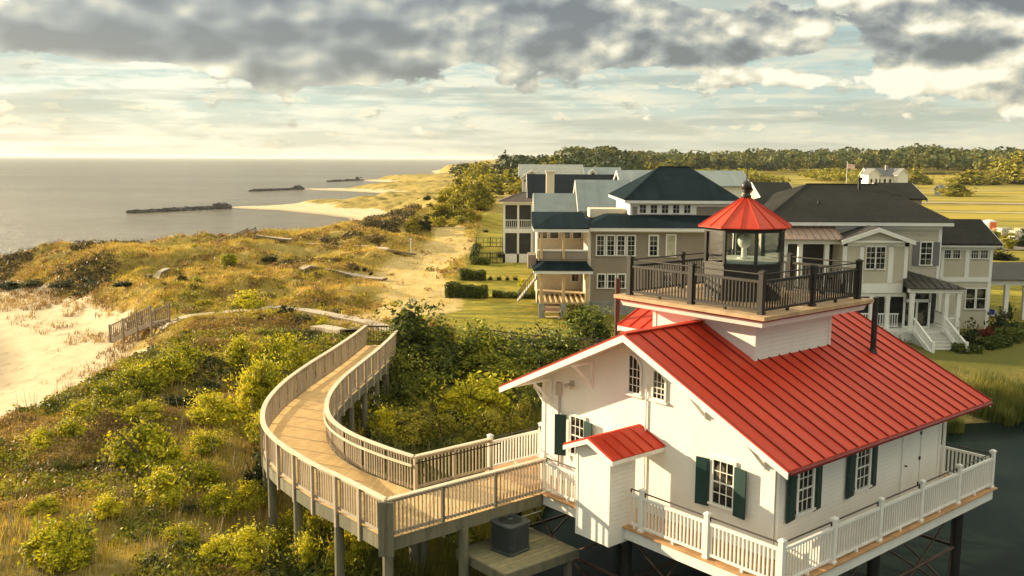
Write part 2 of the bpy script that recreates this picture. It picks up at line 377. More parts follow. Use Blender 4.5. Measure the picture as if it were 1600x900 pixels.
CP = np.array([  # surveyed spot heights x, y, z
 (-17, 36, 2.0), (-14, 30, 1.7), (-11, 26, 1.3), (-9, 22, 1.0), (-5, 24, .5), (-6, 30, .35), (-4, 34, .35), (-2, 38, .5), (-12, 34, 1.5), (-13, 40, 2.0), (-18, 46, 2.6), (-16, 52, 2.6), (-10, 45, 2.1),
 (-8, 51, 2.7), (-3, 44, .8), (-3, 50, 1.4), (3, 46, .9), (3, 52, 1.3), (-20, 58, 2.6), (-15, 64, 2.6), (-10, 60, 2.6), (-6, 57, 2.4), (-24, 62, 2.4), (-22, 72, 2.9), (-14, 75, 2.9), (-30, 80, 3.0), (-22, 84, 3.0), (-40, 89, 3.7),
 (-46, 84, 3.6), (-55, 92, 3.6), (-32, 95, 3.7), (-31, 109, 3.9), (-26, 116, 4.0), (-18, 100, 2.6), (-22, 137, 3.9), (-17, 161, 4.1), (-13, 196, 4.2), (-10, 225, 4.2), (-12, 150, 3.2), (-10, 128, 2.4), (-8, 105, 2.0), (-8, 90, 2.0), (-8, 80, 2.0), (-8, 68, 2.1),
 (-30, 215, 1.6), (-40, 225, 1.3), (-20, 250, 2.6), (-40, 270, 1.6), (-20, 330, 2.5), (-10, 400, 3), (-4, 70, 1.8), (2, 66, 1.8), (8, 66, 1.7), (15, 68, 1.6), (0, 78, 1.8), (0, 100, 1.8), (6, 110, 1.8), (0, 60, 1.6), (8, 56, 1.2), (16, 52, .9), (24, 56, 1.2), (24, 64, 1.2), (32, 62, 1.2),
 (40, 58, 1.0), (60, 70, 1.0), (80, 120, 1.0), (40, 100, 1.2), (0, 150, 2.0), (60, 200, 1.0), (120, 200, 1.0), (20, 300, 1.5), (150, 350, 1.0), (250, 450, 1.0), (60, 500, 3), (200, 600, 4.0), (400, 600, 6.0), (0, 700, 3), (300, 900, 9), (0, 1200, 6), (600, 1200, 9),
 (26, 49, .6), (34, 50, .7), (-20, 15, 1.5), (-12, 10, 1.2), (-30, 0, 1.2), (-6, 0, .6)], float)
def base_h(x, y):
    num = np.zeros(x.shape); den = np.zeros(x.shape)
    for a, b, c in CP:
        sc_ = 1 + .012 * b; d2 = ((x - a) ** 2 + (y - b) ** 2) / sc_ ** 2 + .6; wt = d2 ** -1.7; num += wt * c; den += wt
    return num / den
def sstep(x, a, b): t = np.clip((x - a) / (b - a), 0, 1); return t * t * (3 - 2 * t)
PATHC = np.array([(-8.2, 55), (-8.3, 62), (-6.5, 70), (-8.4, 80), (-10.0, 92), (-8.6, 104), (-7.2, 116), (-8.6, 130), (-9, 142)], float)
PATHW = 2.6
def masks(x, y):
    s = shore_s(x, y); p = pond_s(x, y)
    n1 = fbm(x * .35, y * .35, 4, 3); n2 = fbm(x * .09, y * .09, 4, 11)
    edge = 9.0 + 4.5 * (n1 - .5) + 2.0 * sstep(y, 60, 80)
    edge = np.where(y > 172, 13 + 9 * (n1 - .5) - 4 * sstep(y, 270, 330), edge)
    edge = edge + .4 * sstep(y, 52, 58) * (1 - sstep(y, 70, 84))
    sand = 1 - sstep(s, edge - 1.0 - 2.0 * sstep(y, 52, 60), edge + 1.6)
    dp = segdist(x, y, PATHC); wth = 3.1 + 1.6 * sstep(y, 60, 75) - 1.4 * sstep(y, 112, 135)
    path = (1 - sstep(dp, wth * .35, wth * 1.05 + 2.2 * (n1 - .5))) * (y > 54) * sstep(y, 54, 60)
    lx = -5.0 + 1.2 * (n1 - .5) + 1.5 * sstep(y, 62, 56)
    lawn = sstep(x, lx - 1.0, lx + .8) * sstep(y, 51, 55)
    lawn = np.where(y > 170, sstep(x, 12 + .02 * (y - 170), 18 + .02 * (y - 170)), lawn)
    return s, p, sand, path, lawn, n1, n2
PW1 = np.array([(-7.0, 56.5), (-8.6, 58.6), (-10.8, 60.6), (-13.5, 63), (-16.2, 64.6), (-17.6, 63.6), (-20, 62.0), (-22.7, 60.6)], float)
def height(x, y, full=False):
    x = np.asarray(x, float); y = np.asarray(y, float)
    s, p, sand, path, lawn, n1, n2 = masks(x, y)
    b = base_h(x, y)
    wild = (1 - lawn) * (1 - sand) * (1 - path * .8) * sstep(p, 0, 6)
    hum = (fbm(x * .28, y * .28, 4, 21) - .5) * 1.9 + (fbm(x * .85, y * .85, 3, 33) - .5) * .55 + (n2 - .5) * 1.2
    far = sstep(y, 45, 70)
    dw = segdist(x, y, PW1); wild = wild * sstep(dw, .6, 3.5)
    b = b + hum * wild * (.6 + .5 * far) + lawn * (n1 - .5) * .12
    prof = np.where(s < 0, np.maximum(.09 * s, -4), .075 * np.minimum(s, 9)) 
    ramp = sstep(s, 7.5, np.where(y < 76, 12.0, 17))
    h = np.where(s < 7.5, prof, prof * (1 - ramp) + b * ramp)
    h = h + sand * (s > 0) * (n1 - .5) * .12
    pr = sstep(p, -2.0, 3.4)
    h = np.where(p < 3.4, np.minimum(h, -1.1 + (h + 1.1) * pr), h)
    return (h, s, p, sand, path, lawn, wild) if full else h
def hz(x, y): return float(height(np.array([x]), np.array([y]))[0])
def GT(x, y):        # survey: where the view line meets the ground
    d = rayd(x, y); d = d / d.y; z0 = 0.
    Y = np.concatenate([np.arange(12, 200, .25), np.arange(200, 1500, 2.)]); hh = height(d.x * Y, Y); zz = CAMZ + d.z * Y
    k = np.argmax(zz < hh); k = max(k, 0)
    return (float(d.x * Y[k]), float(Y[k]), float(hh[k]))

ys = [-30.0]
while ys[-1] < 9000: ys.append(ys[-1] + max(.24, .0062 * abs(ys[-1]) if ys[-1] > 20 else .9))
ys = np.array(ys); NX = 560; ts = np.linspace(-1, 1, NX)
wd = 26 + .72 * np.maximum(ys, 0) + 60 * (ys < 10) * (10 - ys) / 40
XX = ts[None, :] * wd[:, None] + .0 * ys[:, None]; YY = np.repeat(ys[:, None], NX, 1)
HH, S_, P_, SA, PA, LA, WI = height(XX, YY, True)
# beyond the fan the land simply goes on: stretch the outermost columns
XX[:, 0] -= 4000; XX[:, -1] += 6000
me = bpy.data.meshes.new('ground'); ny = len(ys)
co = np.stack([XX, YY, HH], -1).reshape(-1, 3)
me.vertices.add(len(co)); me.vertices.foreach_set('co', co.astype(np.float32).ravel())
ii = (np.arange(ny - 1)[:, None] * NX + np.arange(NX - 1)[None, :]).ravel()
quads = np.stack([ii, ii + 1, ii + NX + 1, ii + NX], -1).astype(np.int32)
me.loops.add(quads.size); me.loops.foreach_set('vertex_index', quads.ravel()); me.polygons.add(len(quads))
me.polygons.foreach_set('loop_start', (np.arange(len(quads)) * 4).astype(np.int32)); me.update(calc_edges=True); me.shade_smooth()
fieldm = sstep(YY, 90, 150) * sstep(XX, 14, 26)
wet = np.clip(1 - np.abs(S_ - .5) / 2.0, 0, 1) + np.clip(1 - P_ / 1.6, 0, 1)
at = me.color_attributes.new('mask', 'FLOAT_COLOR', 'POINT')
at.data.foreach_set('color', np.stack([SA, PA, LA, np.ones_like(SA)], -1).astype(np.float32).ravel())
at = me.color_attributes.new('mask2', 'FLOAT_COLOR', 'POINT')
at.data.foreach_set('color', np.stack([fieldm, np.clip(wet, 0, 1), sstep(XX, 13, 19) * (1 - sstep(YY, 62, 72)) * .75, np.ones_like(SA)], -1).astype(np.float32).ravel())
def veg_color(n, P, dark_=1.0):      # the shared colour map of the dune vegetation, used by soil and grass alike
    a = n.noise(P, .11, 5, .6); b = n.noise(P, .75, 5, .66)
    f = n.m('ADD', n.m('MULTIPLY', a, .55), n.m('MULTIPLY', b, .45))
    k = dark_
    return n.ramp(f, [(.30, (.05 * k, .06 * k, .015 * k)), (.42, (.15 * k, .135 * k, .028 * k)), (.50, (.38 * k, .29 * k, .065 * k)), (.58, (.42 * k, .30 * k, .085 * k)), (.66, (.24 * k, .15 * k, .065 * k)), (.78, (.16 * k, .15 * k, .035 * k))])
def groundfn(n, b, P, o):
    m1 = n.n('ShaderNodeVertexColor', layer_name='mask').outputs[0]; m2 = n.n('ShaderNodeVertexColor', layer_name='mask2').outputs[0]
    s1 = n.n('ShaderNodeSeparateColor', i_0=m1); s2 = n.n('ShaderNodeSeparateColor', i_0=m2)
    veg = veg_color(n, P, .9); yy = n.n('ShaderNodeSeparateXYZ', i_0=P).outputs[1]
    veg = n.mix(n.ss(yy, 62., 46.), veg, n.mix(.55, veg, (.035, .038, .014)))  # near soil darkened: deep shade between the shrubs put into the colour
    veg = n.mix(n.m('MULTIPLY', n.ss(yy, 50., 72.), n.m('MULTIPLY', n.ss(n.noise(P, .35, 4, .6), .60, .42), .8)), veg, (.46, .34, .10))
    fine = n.noise(P, 3.5, 6, .7); mid = n.noise(P, .8, 6, .65)
    veg = n.mix(n.ss(fine, .45, .75), veg, (.34, .26, .11)); 
    sandc = n.mix(n.ss(mid, .3, .75), (.68, .55, .36), (.56, .45, .29)); sandc = n.mix(n.ss(fine, .58, .74), sandc, (.36, .28, .18)); sandc = n.mix(n.m('MULTIPLY', n.ss(n.noise(n.scale(P, (1.2, .35, 1)), 1.0, 6, .7), .56, .66), .6), sandc, (.30, .22, .14))
    pathc = n.mix(n.ss(mid, .35, .7), (.66, .49, .23), (.52, .38, .13))
    lawnc = n.mix(n.ss(mid, .3, .7), (.26, .22, .03), (.42, .33, .05)); lawnc = n.mix(n.ss(n.noise(n.scale(P, (1, 3, 1)), .35, 4, .6), .4, .65), lawnc, (.16, .165, .026))
    stripe = n.noise(n.scale(P, (.006, .075, 1)), 1.0, 4, .6)
    lawnc = n.mix(s2.outputs[2], lawnc, (.12, .12, .03)); fieldc = n.mix(n.ss(stripe, .42, .6), (.44, .33, .06), (.24, .21, .045)); lawnc = n.mix(s2.outputs[2], lawnc, (.12, .12, .03)); fieldc = n.mix(n.ss(stripe, .62, .66), fieldc, (.52, .42, .26))
    lawnc = n.mix(s2.outputs[0], lawnc, fieldc)
    lawnc = n.mix(n.ss(fine, .5, .8), lawnc, (.10, .11, .02))
    br = n.m('MULTIPLY', n.m('SUBTRACT', fine, .5), .9)
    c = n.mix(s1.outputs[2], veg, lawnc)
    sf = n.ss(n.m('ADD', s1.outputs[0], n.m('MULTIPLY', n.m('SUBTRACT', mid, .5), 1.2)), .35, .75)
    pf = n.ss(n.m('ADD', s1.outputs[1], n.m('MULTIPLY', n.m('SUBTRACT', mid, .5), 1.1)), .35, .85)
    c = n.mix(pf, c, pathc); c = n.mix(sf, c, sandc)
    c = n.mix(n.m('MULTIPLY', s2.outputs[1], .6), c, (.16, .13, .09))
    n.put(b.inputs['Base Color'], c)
    bn = n.n('ShaderNodeBump'); bn.inputs['Strength'].default_value = .7; bn.inputs['Distance'].default_value = .12
    n.put(bn.inputs['Height'], n.m('ADD', n.m('MULTIPLY', n.noise(P, 1.8, 6, .7), n.m('SUBTRACT', 1.45, s1.outputs[0])), n.m('MULTIPLY', n.noise(n.scale(P, (1, 1, 1)), 1.1, 3, .5), .25)))
    n.put(b.inputs['Normal'], bn)
gm = mat('ground_cover', fn=groundfn, rough=.95, spec=.1); me.materials.append(gm)
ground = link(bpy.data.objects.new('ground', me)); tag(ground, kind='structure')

def seafn(n, b, P, o):
    b.inputs['IOR'].default_value = 1.33
    n.put(b.inputs['Base Color'], n.mix(n.ss(n.noise(n.scale(P, (.004, .012, 1)), 1.0, 4, .6), .35, .65), (.20, .17, .115), (.27, .23, .165)))
    rp = n.ss(n.noise(n.scale(P, (.10, .55, 1)), 1.0, 5, .7), .46, .60); b0 = b.inputs['Base Color'].links[0].from_socket; n.put(b.inputs['Base Color'], n.mix(n.m('MULTIPLY', rp, .55), b0, (.09, .08, .062)))  # dark dashes paint the shaded wave troughs into the water colour
    bn = n.n('ShaderNodeBump'); bn.inputs['Strength'].default_value = 1.0; bn.inputs['Distance'].default_value = 1.8
    h = n.m('ADD', n.noise(n.scale(P, (.11, .36, 1)), 1.0, 7, .7, .3), n.m('MULTIPLY', n.noise(n.scale(P, (.7, 1.8, 1)), 1.0, 4, .65), .5))
    n.put(bn.inputs['Height'], h); n.put(b.inputs['Normal'], bn)
seam = mat('sea_water', fn=seafn, rough=.2, spec=.24)
b_ = MB(); b_.add([(-30000, -3000, 0), (4000, -3000, 0), (4000, 45000, 0), (-30000, 45000, 0)], [(0, 1, 2, 3)])
tag(b_.build('sea', seam), kind='structure')
def pondfn(n, b, P, o):
    b.inputs['IOR'].default_value = 1.33
    n.put(b.inputs['Base Color'], n.mix(n.ss(n.noise(P, .25, 4, .6), .4, .65), (.004, .010, .009), (.010, .018, .014)))
    bn = n.n('ShaderNodeBump'); bn.inputs['Strength'].default_value = .25; bn.inputs['Distance'].default_value = .05
    n.put(bn.inputs['Height'], n.noise(P, 3.0, 4, .6)); n.put(b.inputs['Normal'], bn)
pondm = mat('pond_water', fn=pondfn, rough=.25, spec=.03)
b_ = MB(); b_.add([(-2.4, -55, .012), (138, -55, .012), (138, 51, .012), (30, 49, .012), (4, 45, .012), (-2.4, 36, .012)], [(0, 1, 2, 3, 4, 5)])
tag(b_.build('pond', pondm), kind='structure')
# ------------------------------------------------------------------ the red-roofed cottage on piles
# local axes: x along the ridge, y across (towards the beach), z up from the deck
DECK = 3.2
cot = empty('cottage', (OX, OY, DECK), math.pi / 2 - YAW, 'white cottage lighthouse with red metal roof, black lantern gallery and piles in the pond', 'lighthouse')
D = 10.67; X0, X1, Y0, Y1 = 1.15, 9.5, 1.05, 9.5; YC, XC = 5.27, 5.3; RZ, SL = 5.11, .464
m = MB()
nb = 76; pw = (D + .3) / nb
for i in range(nb):      # deck boards
    a = -.15 + i * pw; m.box(a + .004, a + pw - .004, -.15, D + .15, -.04, 0)
m.build('deck', deckw, cot)
m = MB(); m.box(-.06, D + .06, -.06, -.01, -.36, -.042); m.box(-.06, D + .06, D + .01, D + .06, -.36, -.042); m.box(-.06, -.01, -.009, D + .009, -.36, -.042); m.box(D + .01, D + .06, -.009, D + .009, -.36, -.042)
m.build('deck_fascia', white, cot, .006)
m = MB()
for i in range(9): m.box(.2, D - .2, .3 + i * 1.24, .38 + i * 1.24, -.34, -.045)
m.build('deck_joists', mat('joist_wood', (.25, .18, .11), .8, var=.3), cot)

def make_post(root, x, y, mt, z0=0.0, h=1.15, w=.13, cap=True, name='post'):
    m = MB(); m.box(x - w / 2, x + w / 2, y - w / 2, y + w / 2, z0, z0 + h)
    if cap:
        c = w / 2 + .018; m.box(x - c, x + c, y - c, y + c, z0 + h - .05, z0 + h - .012); t = w / 2 + .004
        m.add([(x - t, y - t, z0 + h), (x + t, y - t, z0 + h), (x + t, y + t, z0 + h), (x - t, y + t, z0 + h), (x, y, z0 + h + .04)], [(0, 1, 4), (1, 2, 4), (2, 3, 4), (3, 0, 4)])
        m.box(x - c, x + c, y - c, y + c, z0, z0 + .06)
    return m.build(name, mt, root, .005)
def make_section(root, a, b, mt, z0=0.0, top=.93, hrz=1.04, hmat=None, inward=(0, 0), w=.05, sp=.115, ends=.07, name='railing'):
    a = Vector((a[0], a[1], 0)); b = Vector((b[0], b[1], 0)); d = (b - a).normalized(); L = (b - a).length; up = Vector((0, 0, 1))
    A = a + d * ends; B = b - d * ends
    m = MB(); m.beam(A + up * (z0 + top - .035), B + up * (z0 + top - .035), .075, .07); m.beam(A + up * (z0 + .11), B + up * (z0 + .11), .06, .06)
    n = max(2, round((L - 2 * ends) / sp))
    for i in range(n):
        q = A + (B - A) * ((i + .5) / n); m.beam(q + up * (z0 + .135), q + up * (z0 + top - .068), w * .78, w * .78, up=(d.x, d.y, 0))
    q = (A + B) / 2; m.box(q.x - .035, q.x + .035, q.y - .035, q.y + .035, z0, z0 + .085)
    s = m.build(name, mt, root)
    if hmat is not None:
        iv = Vector((inward[0], inward[1], 0)) * .03; h = MB()
        P = [A + iv + up * (z0 + hrz - .1), A + iv + up * (z0 + hrz), B + iv + up * (z0 + hrz), B + iv + up * (z0 + hrz - .1)]
        for i in range(3): h.tube(P[i], P[i + 1], .02, n=8)
        h.build('handrail', hmat, s)
    return s
hr = mat('handrail_metal', (.035, .028, .024), .35, .3)
bay = D / 5
for i in range(6): make_post(cot, 0, i * bay if i < 5 else D, white) if i not in (3, 4) else None
for i in range(1, 6): make_post(cot, i * bay, 0, white)
for i in range(1, 6): make_post(cot, i * bay, D, white)
for i in range(1, 5): make_post(cot, D, i * bay, white)
for i in range(2): make_section(cot, (0, i * bay), (0, (i + 1) * bay), white, hmat=hr, inward=(1, 0))
make_section(cot, (0, 2 * bay), (0, 4.76), white, hmat=hr, inward=(1, 0), ends=.065)
make_section(cot, (0, 6.12), (0, 8.12), white, hmat=hr, inward=(1, 0), ends=.065)
for i in range(5):
    make_section(cot, (i * bay, 0), ((i + 1) * bay, 0), white, hmat=hr, inward=(0, 1))
    make_section(cot, (i * bay, D), ((i + 1) * bay, D), white, hmat=hr, inward=(0, -1))
    make_section(cot, (D, i * bay), (D, (i + 1) * bay), white, hmat=hr, inward=(-1, 0))
make_post(cot, 0, 8.15, white)

# walls: one closed prism, gables at both ends
zw = lambda y: RZ - .13 - SL * abs(y - YC)
m = MB(); prof = [(Y0, 0.002), (Y1, 0.002), (Y1, zw(Y1)), (YC, zw(YC)), (Y0, zw(Y0))]
m.poly([(X0, y, z) for y, z in prof], (X1 - X0, 0, 0)); m.build('wall', siding_w, cot)
for x, sx_ in ((X0, -1), (X1, 1)):
    for y, sy_ in ((Y0, -1), (Y1, 1)):
        m = MB(); m.box(x + sx_ * .022, x - sx_ * .12, y + sy_ * .022, y - sy_ * .02 * 0, .01, zw(y) - .01); m.box(x + sx_ * .020, x, y + sy_ * .0, y - sy_ * .13, .01, zw(y) - .01); m.build('corner_board', white, cot)
redseam_shade = mat('red_seam_shaded', (.20, .014, .008), .45, var=.15, spec=.3)  # darker than the pans: the ribs' shaded side is put into the colour
def slope_roof(root, x0, x1, yr, zr, ye, sl, th, metal, ribs=.48, name='roof', fascia=white, rib_h=.035, ridge=True):
    s = 1 if ye > yr else -1; ze = zr - sl * abs(ye - yr)
    m = MB(); m.poly([(x0, yr, zr), (x0, ye, ze), (x0, ye, ze - .03), (x0, yr, zr - .03)], (x1 - x0, 0, 0))
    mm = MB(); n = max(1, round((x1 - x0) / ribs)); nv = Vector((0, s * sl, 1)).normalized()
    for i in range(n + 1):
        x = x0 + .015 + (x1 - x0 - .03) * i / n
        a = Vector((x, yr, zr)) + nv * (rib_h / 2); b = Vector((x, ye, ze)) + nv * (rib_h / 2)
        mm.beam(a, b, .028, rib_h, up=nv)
    o = m.build(name, metal, root); mm.build('seams', redseam_shade, o); return o
def slope_fascia(m, x0, x1, yr, zr, ye, sl, th):
    ze = zr - sl * abs(ye - yr); s = 1 if ye > yr else -1; q = .025 * s
    m.poly([(x0 + .012, yr, zr - .032), (x0 + .012, ye - q, ze - .032 + .025 * sl), (x0 + .012, ye - q, ze - th), (x0 + .012, yr, zr - th)], (x1 - x0 - .024, 0, 0))
RX0, RX1, E0, E1 = X0 - .95, X1 + .95, .07, 10.47
slope_roof(cot, RX0, RX1, YC, RZ, E0, SL, .2, redm); slope_roof(cot, RX0, RX1, YC, RZ, E1, SL, .2, redm)
m = MB()
for ye in (E0, E1): slope_fascia(m, RX0, RX1, YC, RZ, ye, SL, .12)
for x in (RX0 - .012, RX1 - .028):      # barge boards
    for ye in (E0, E1):
        ze = RZ - SL * abs(ye - YC); m.poly([(x, YC, RZ - .035), (x, ye, ze - .035), (x, ye, ze - .2), (x, YC, RZ - .22)], (.04, 0, 0))
m.build('soffit', white, cot)
m = MB()
for ye, s in ((E0, -1), (E1, 1)):
    ze = RZ - SL * abs(ye - YC); m.box(RX0 + .05, RX1 - .05, ye + s * .0, ye + s * .09, ze - .11, ze - .035)
m.build('gutter', redd, cot, .015)
m = MB(); m.beam((RX0, YC, RZ + .02), (X0 + 2.35, YC, RZ + .02), .22, .03); m.build('ridge_cap', redm, cot); m = MB(); m.beam((7.2, YC, RZ + .02), (RX1, YC, RZ + .02), .22, .03); m.build('ridge_cap', redm, cot)

# cross gable towards the beach
DW, DY = 1.4, 9.02
m = MB(); zr = RZ - .02
for s in (-1, 1):
    xe = XC + s * DW; ze = zr - SL * DW; nv = Vector((s * SL, 0, 1)).normalized()
    m.poly([(XC, DY, zr), (xe, DY, ze), (xe, DY, ze - .03), (XC, DY, zr - .03)], (0, YC - DY, 0))
    for i in range(8):
        y = DY - .015 - i * .47; m.beam(Vector((XC, y, zr)) + nv * .017, Vector((xe, y, ze)) + nv * .017, .026, .035, up=nv)
dm = m.build('dormer_roof', redm, cot)
m = MB(); m.poly([(XC - DW + .22, 8.75, 3.0), (XC + DW - .22, 8.75, 3.0), (XC + DW - .22, 8.75, zr - SL * (DW - .22) - .06), (XC, 8.75, zr - .06), (XC - DW + .22, 8.75, zr - SL * (DW - .22) - .06)], (0, -3, 0))
for s in (-1, 1):
    xe = XC + s * DW; ze = zr - SL * DW
    m.poly([(XC, DY + .01, zr - .035), (xe, DY + .01, ze - .035), (xe, DY + .01, ze - .2), (XC, DY + .01, zr - .2)], (0, -.04, 0))
    m.box(xe - s * .0, xe - s * .03, DY - .03, 6.6, ze - .17, ze - .035)
m.build('dormer_wall', white, cot)

# openings
def sash(root, axis, c, p, z0, w, h, cols, rows, out, fmat=white, trim=.09, name='window', midrail=True, gl=None):
    # axis 'x': wall faces -x (c along y at x=p); axis 'y': wall faces -y (c along x at y=p)
    def bx(m, a0, a1, d0, d1, z0_, z1_):
        if axis == 'x': m.box(p - d1, p - d0, a0, a1, z0_, z1_)
        elif axis == 'y': m.box(a0, a1, p - d1, p - d0, z0_, z1_)
        elif axis == 'X': m.box(p + d0, p + d1, a0, a1, z0_, z1_)
        else: m.box(a0, a1, p + d0, p + d1, z0_, z1_)
    m = MB(); t = trim
    bx(m, c - w / 2 - t, c - w / 2, 0, .05, z0, z0 + h); bx(m, c + w / 2, c + w / 2 + t, 0, .05, z0, z0 + h)
    bx(m, c - w / 2 - t, c + w / 2 + t, 0, .055, z0 + h, z0 + h + t); bx(m, c - w / 2 - t - .04, c + w / 2 + t + .04, 0, .09, z0 - .06, z0)
    f = m.build(name, fmat, root)
    g = MB(); bx(g, c - w / 2, c + w / 2, .002, .012, z0, z0 + h); g.build('pane', gl or glass, f)
    k = MB(); bt = max(.018, w * .035)
    for i in range(1, cols): a = c - w / 2 + w * i / cols; bx(k, a - bt / 2, a + bt / 2, .013, .028, z0, z0 + h)
    for i in range(1, rows):
        z = z0 + h * i / rows; q = bt * (1.9 if (midrail and i * 2 == rows) else 1); bx(k, c - w / 2, c + w / 2, .0125, .031 if q > bt else .0265, z - q / 2, z + q / 2)
    if cols > 1 or rows > 1: k.build('muntins', fmat, f)
    return f
def shutter(root, axis, c, p, z0, w, h, mt, ang=0.0, hinge=1, name='shutter'):
    m = MB(); m.box(-w, 0, 0, .035, 0, h)
    for a, b in ((.09, h * .5 - .04), (h * .5 + .04, h - .09)): m.box(-w + .07, -.07, -.012, 0, a, b)
    for z in (.18, h - .18): m.box(-.01, .03, -.01, .02, z - .03, z + .03)
    o = m.build(name, mt, root)
    base = 0.0 if axis == 'y' else -math.pi / 2
    if hinge < 0: o.scale.x = -1
    o.rotation_euler = (0, 0, base + (-ang if hinge < 0 else ang)); o.location = ((c, p - .05, z0) if axis == 'y' else (p - .05, c, z0)); return o
for c in (2.44, 5.14):   # right wall (faces -y)
    sash(cot, 'y', c, Y0, .95, .60, 1.16, 3, 4, 0); 
for c, w_ in ((2.02, .42), (4.72, .42)): shutter(cot, 'y', c, Y0, .83, w_, 1.26, green, .10)
for c, w_ in ((2.86, .36), (5.56, .36)): shutter(cot, 'y', c, Y0, .83, w_, 1.26, green, -.12, -1)
sash(cot, 'x', 2.56, X0, .95, .62, 1.14, 3, 4, 0); sash(cot, 'x', 7.92, X0, .95, .55, 1.14, 3, 4, 0)
def shut_x(y0, w, ang, sgn):
    m = MB(); m.box(0, .035, 0, w, 0, 1.26); m.box(-.01, 0, .06, w - .06, .09, .59); m.box(-.01, 0, .06, w - .06, .67, 1.17)
    o = m.build('shutter', green, cot); o.location = (X0 - .05 - .035, y0, .82); o.rotation_euler = (0, 0, ang if sgn > 0 else math.pi + ang); return o
shut_x(2.97, .38, .22, 1); shut_x(2.16, .38, -.1, -1); shut_x(8.36, .36, .5, 1); shut_x(7.56, .36, -.1, -1)
def arch_win(y_hi, y_lo, z0, zt_hi, zs):
    f = MB(); t = .07; m2 = []
    n = 7; pts = [(y_hi, zt_hi)] + [(y_hi + (y_lo - y_hi) * math.sin(math.pi / 2 * i / n), zs + (zt_hi - zs) * math.cos(math.pi / 2 * i / n)) for i in range(1, n + 1)]
    out = [(X0 - .012, y_hi, z0)] + [(X0 - .012, y, z) for y, z in pts] + [(X0 - .012, y_lo, z0)]
    ol = [(y_hi, z0)] + pts + [(y_lo, z0), (y_hi, z0)]
    for (a, b), (c, d) in zip(ol[:-1], ol[1:]): f.beam((X0 - .03, a, b), (X0 - .03, c, d), .06, .05, up=(1, 0, 0))
    f.box(X0 - .09, X0, y_hi + .08, y_lo - .08, z0 - .08, z0 - .02)
    fo = f.build('arched_window', white, cot)
    g = MB(); g.poly([(X0 - .004, y, z) for y, z in [(y_hi, z0)] + pts + [(y_lo, z0)]], (-.012, 0, 0)); g.build('pane', glass, fo)
    k = MB(); w_ = y_hi - y_lo
    for i in (1, 2):
        fr = i / 3; top = zs + (zt_hi - zs) * math.cos(math.asin(fr)); k.box(X0 - .032, X0 - .018, y_hi - w_ * fr - .011, y_hi - w_ * fr + .011, z0, top)
    for z in np.linspace(z0, zs, 4)[1:]:
        k.box(X0 - .031, X0 - .0175, y_lo, y_hi, z - (.018 if abs(z - (z0 + (zs - z0) * 2 / 3)) < .01 else .01), z + .01)
    k.build('muntins', white, fo)
arch_win(5.90, 5.44, 3.27, 4.36, 3.95); arch_win(5.0, 4.55, 3.27, 4.08, 3.75)
# knee brackets under the barge boards and eaves
def bracket(p, d, s=.62):
    m = MB(); p = Vector(p); d = Vector(d); up = Vector((0, 0, 1))
    m.beam(p - up * s * 1.15, p, .07, .07, up=(d.x, d.y, 0)); m.beam(p - up * s * 1.05, p + d * s - up * .05, .06, .07); m.beam(p - up * .04, p + d * (s * 1.12) - up * .04, .07, .07)
    m.build('bracket', white, cot, .008)
for y in (9.1, 7.35, 3.2, 1.35):
    bracket((X0 - .035, y, RZ - .24 - SL * abs(y - YC)), (-1, 0, 0), .72); bracket((X1 + .035, y, RZ - .24 - SL * abs(y - YC)), (1, 0, 0), .72)
for x in (X0 + .1, 5.3, X1 - .1): bracket((x, Y1 + .035, 2.66), (0, 1, 0), .45); bracket((x, Y0 - .035, 2.66), (0, -1, 0), .40)
# door on the right wall, meter box and lamps on the gable wall
m = MB(); m.box(7.22, 7.30, Y0 - .04, Y0, 0.01, 2.2); m.box(8.26, 8.34, Y0 - .04, Y0, .01, 2.2); m.box(7.22, 8.34, Y0 - .045, Y0, 2.2, 2.3); m.box(7.31, 8.25, Y0 - .022, Y0, .03, 2.19)
dr = m.build('door', white, cot)
m = MB(); m.tube((7.42, Y0 - .03, 1.08), (7.42, Y0 - .09, 1.08), .025); [m.box(8.2, 8.27, Y0 - .05, Y0 - .0225, z, z + .1) for z in (.35, 1.1, 1.85)]; m.build('handle', black, dr)
m = MB(); m.box(X0 - .12, X0, 8.62, 8.8, 2.62, 3.02); m.tube((X0 - .05, 8.71, .01), (X0 - .05, 8.71, 2.62), .035); m.build('meter_box', mat('beige_box', (.45, .38, .33), .6), cot, .01)
m = MB(); m.box(X0 - .1, X0, 8.1, 8.22, 3.02, 3.16); m.tube((X0 - .1, 8.10, 3.06), (X0 - .22, 8.02, 3.0), .045, .06); m.tube((X0 - .1, 8.22, 3.06), (X0 - .22, 8.30, 3.0), .045, .06); m.build('flood_light', mat('beige_box'), cot)
m = MB(); m.tube((X0 - .04, 5.22, .01), (X0 - .04, 5.22, 3.6), .022); m.build('conduit', white, cot)
m = MB(); m.tube((9.62, Y0 - .06, .02), (9.62, Y0 - .06, 2.75), .045); m.build('downspout', white, cot); m = MB(); m.tube((X0 + .05, Y0 - .07, .02), (X0 + .05, Y0 - .07, 2.75), .04); m.build('downspout', white, cot)

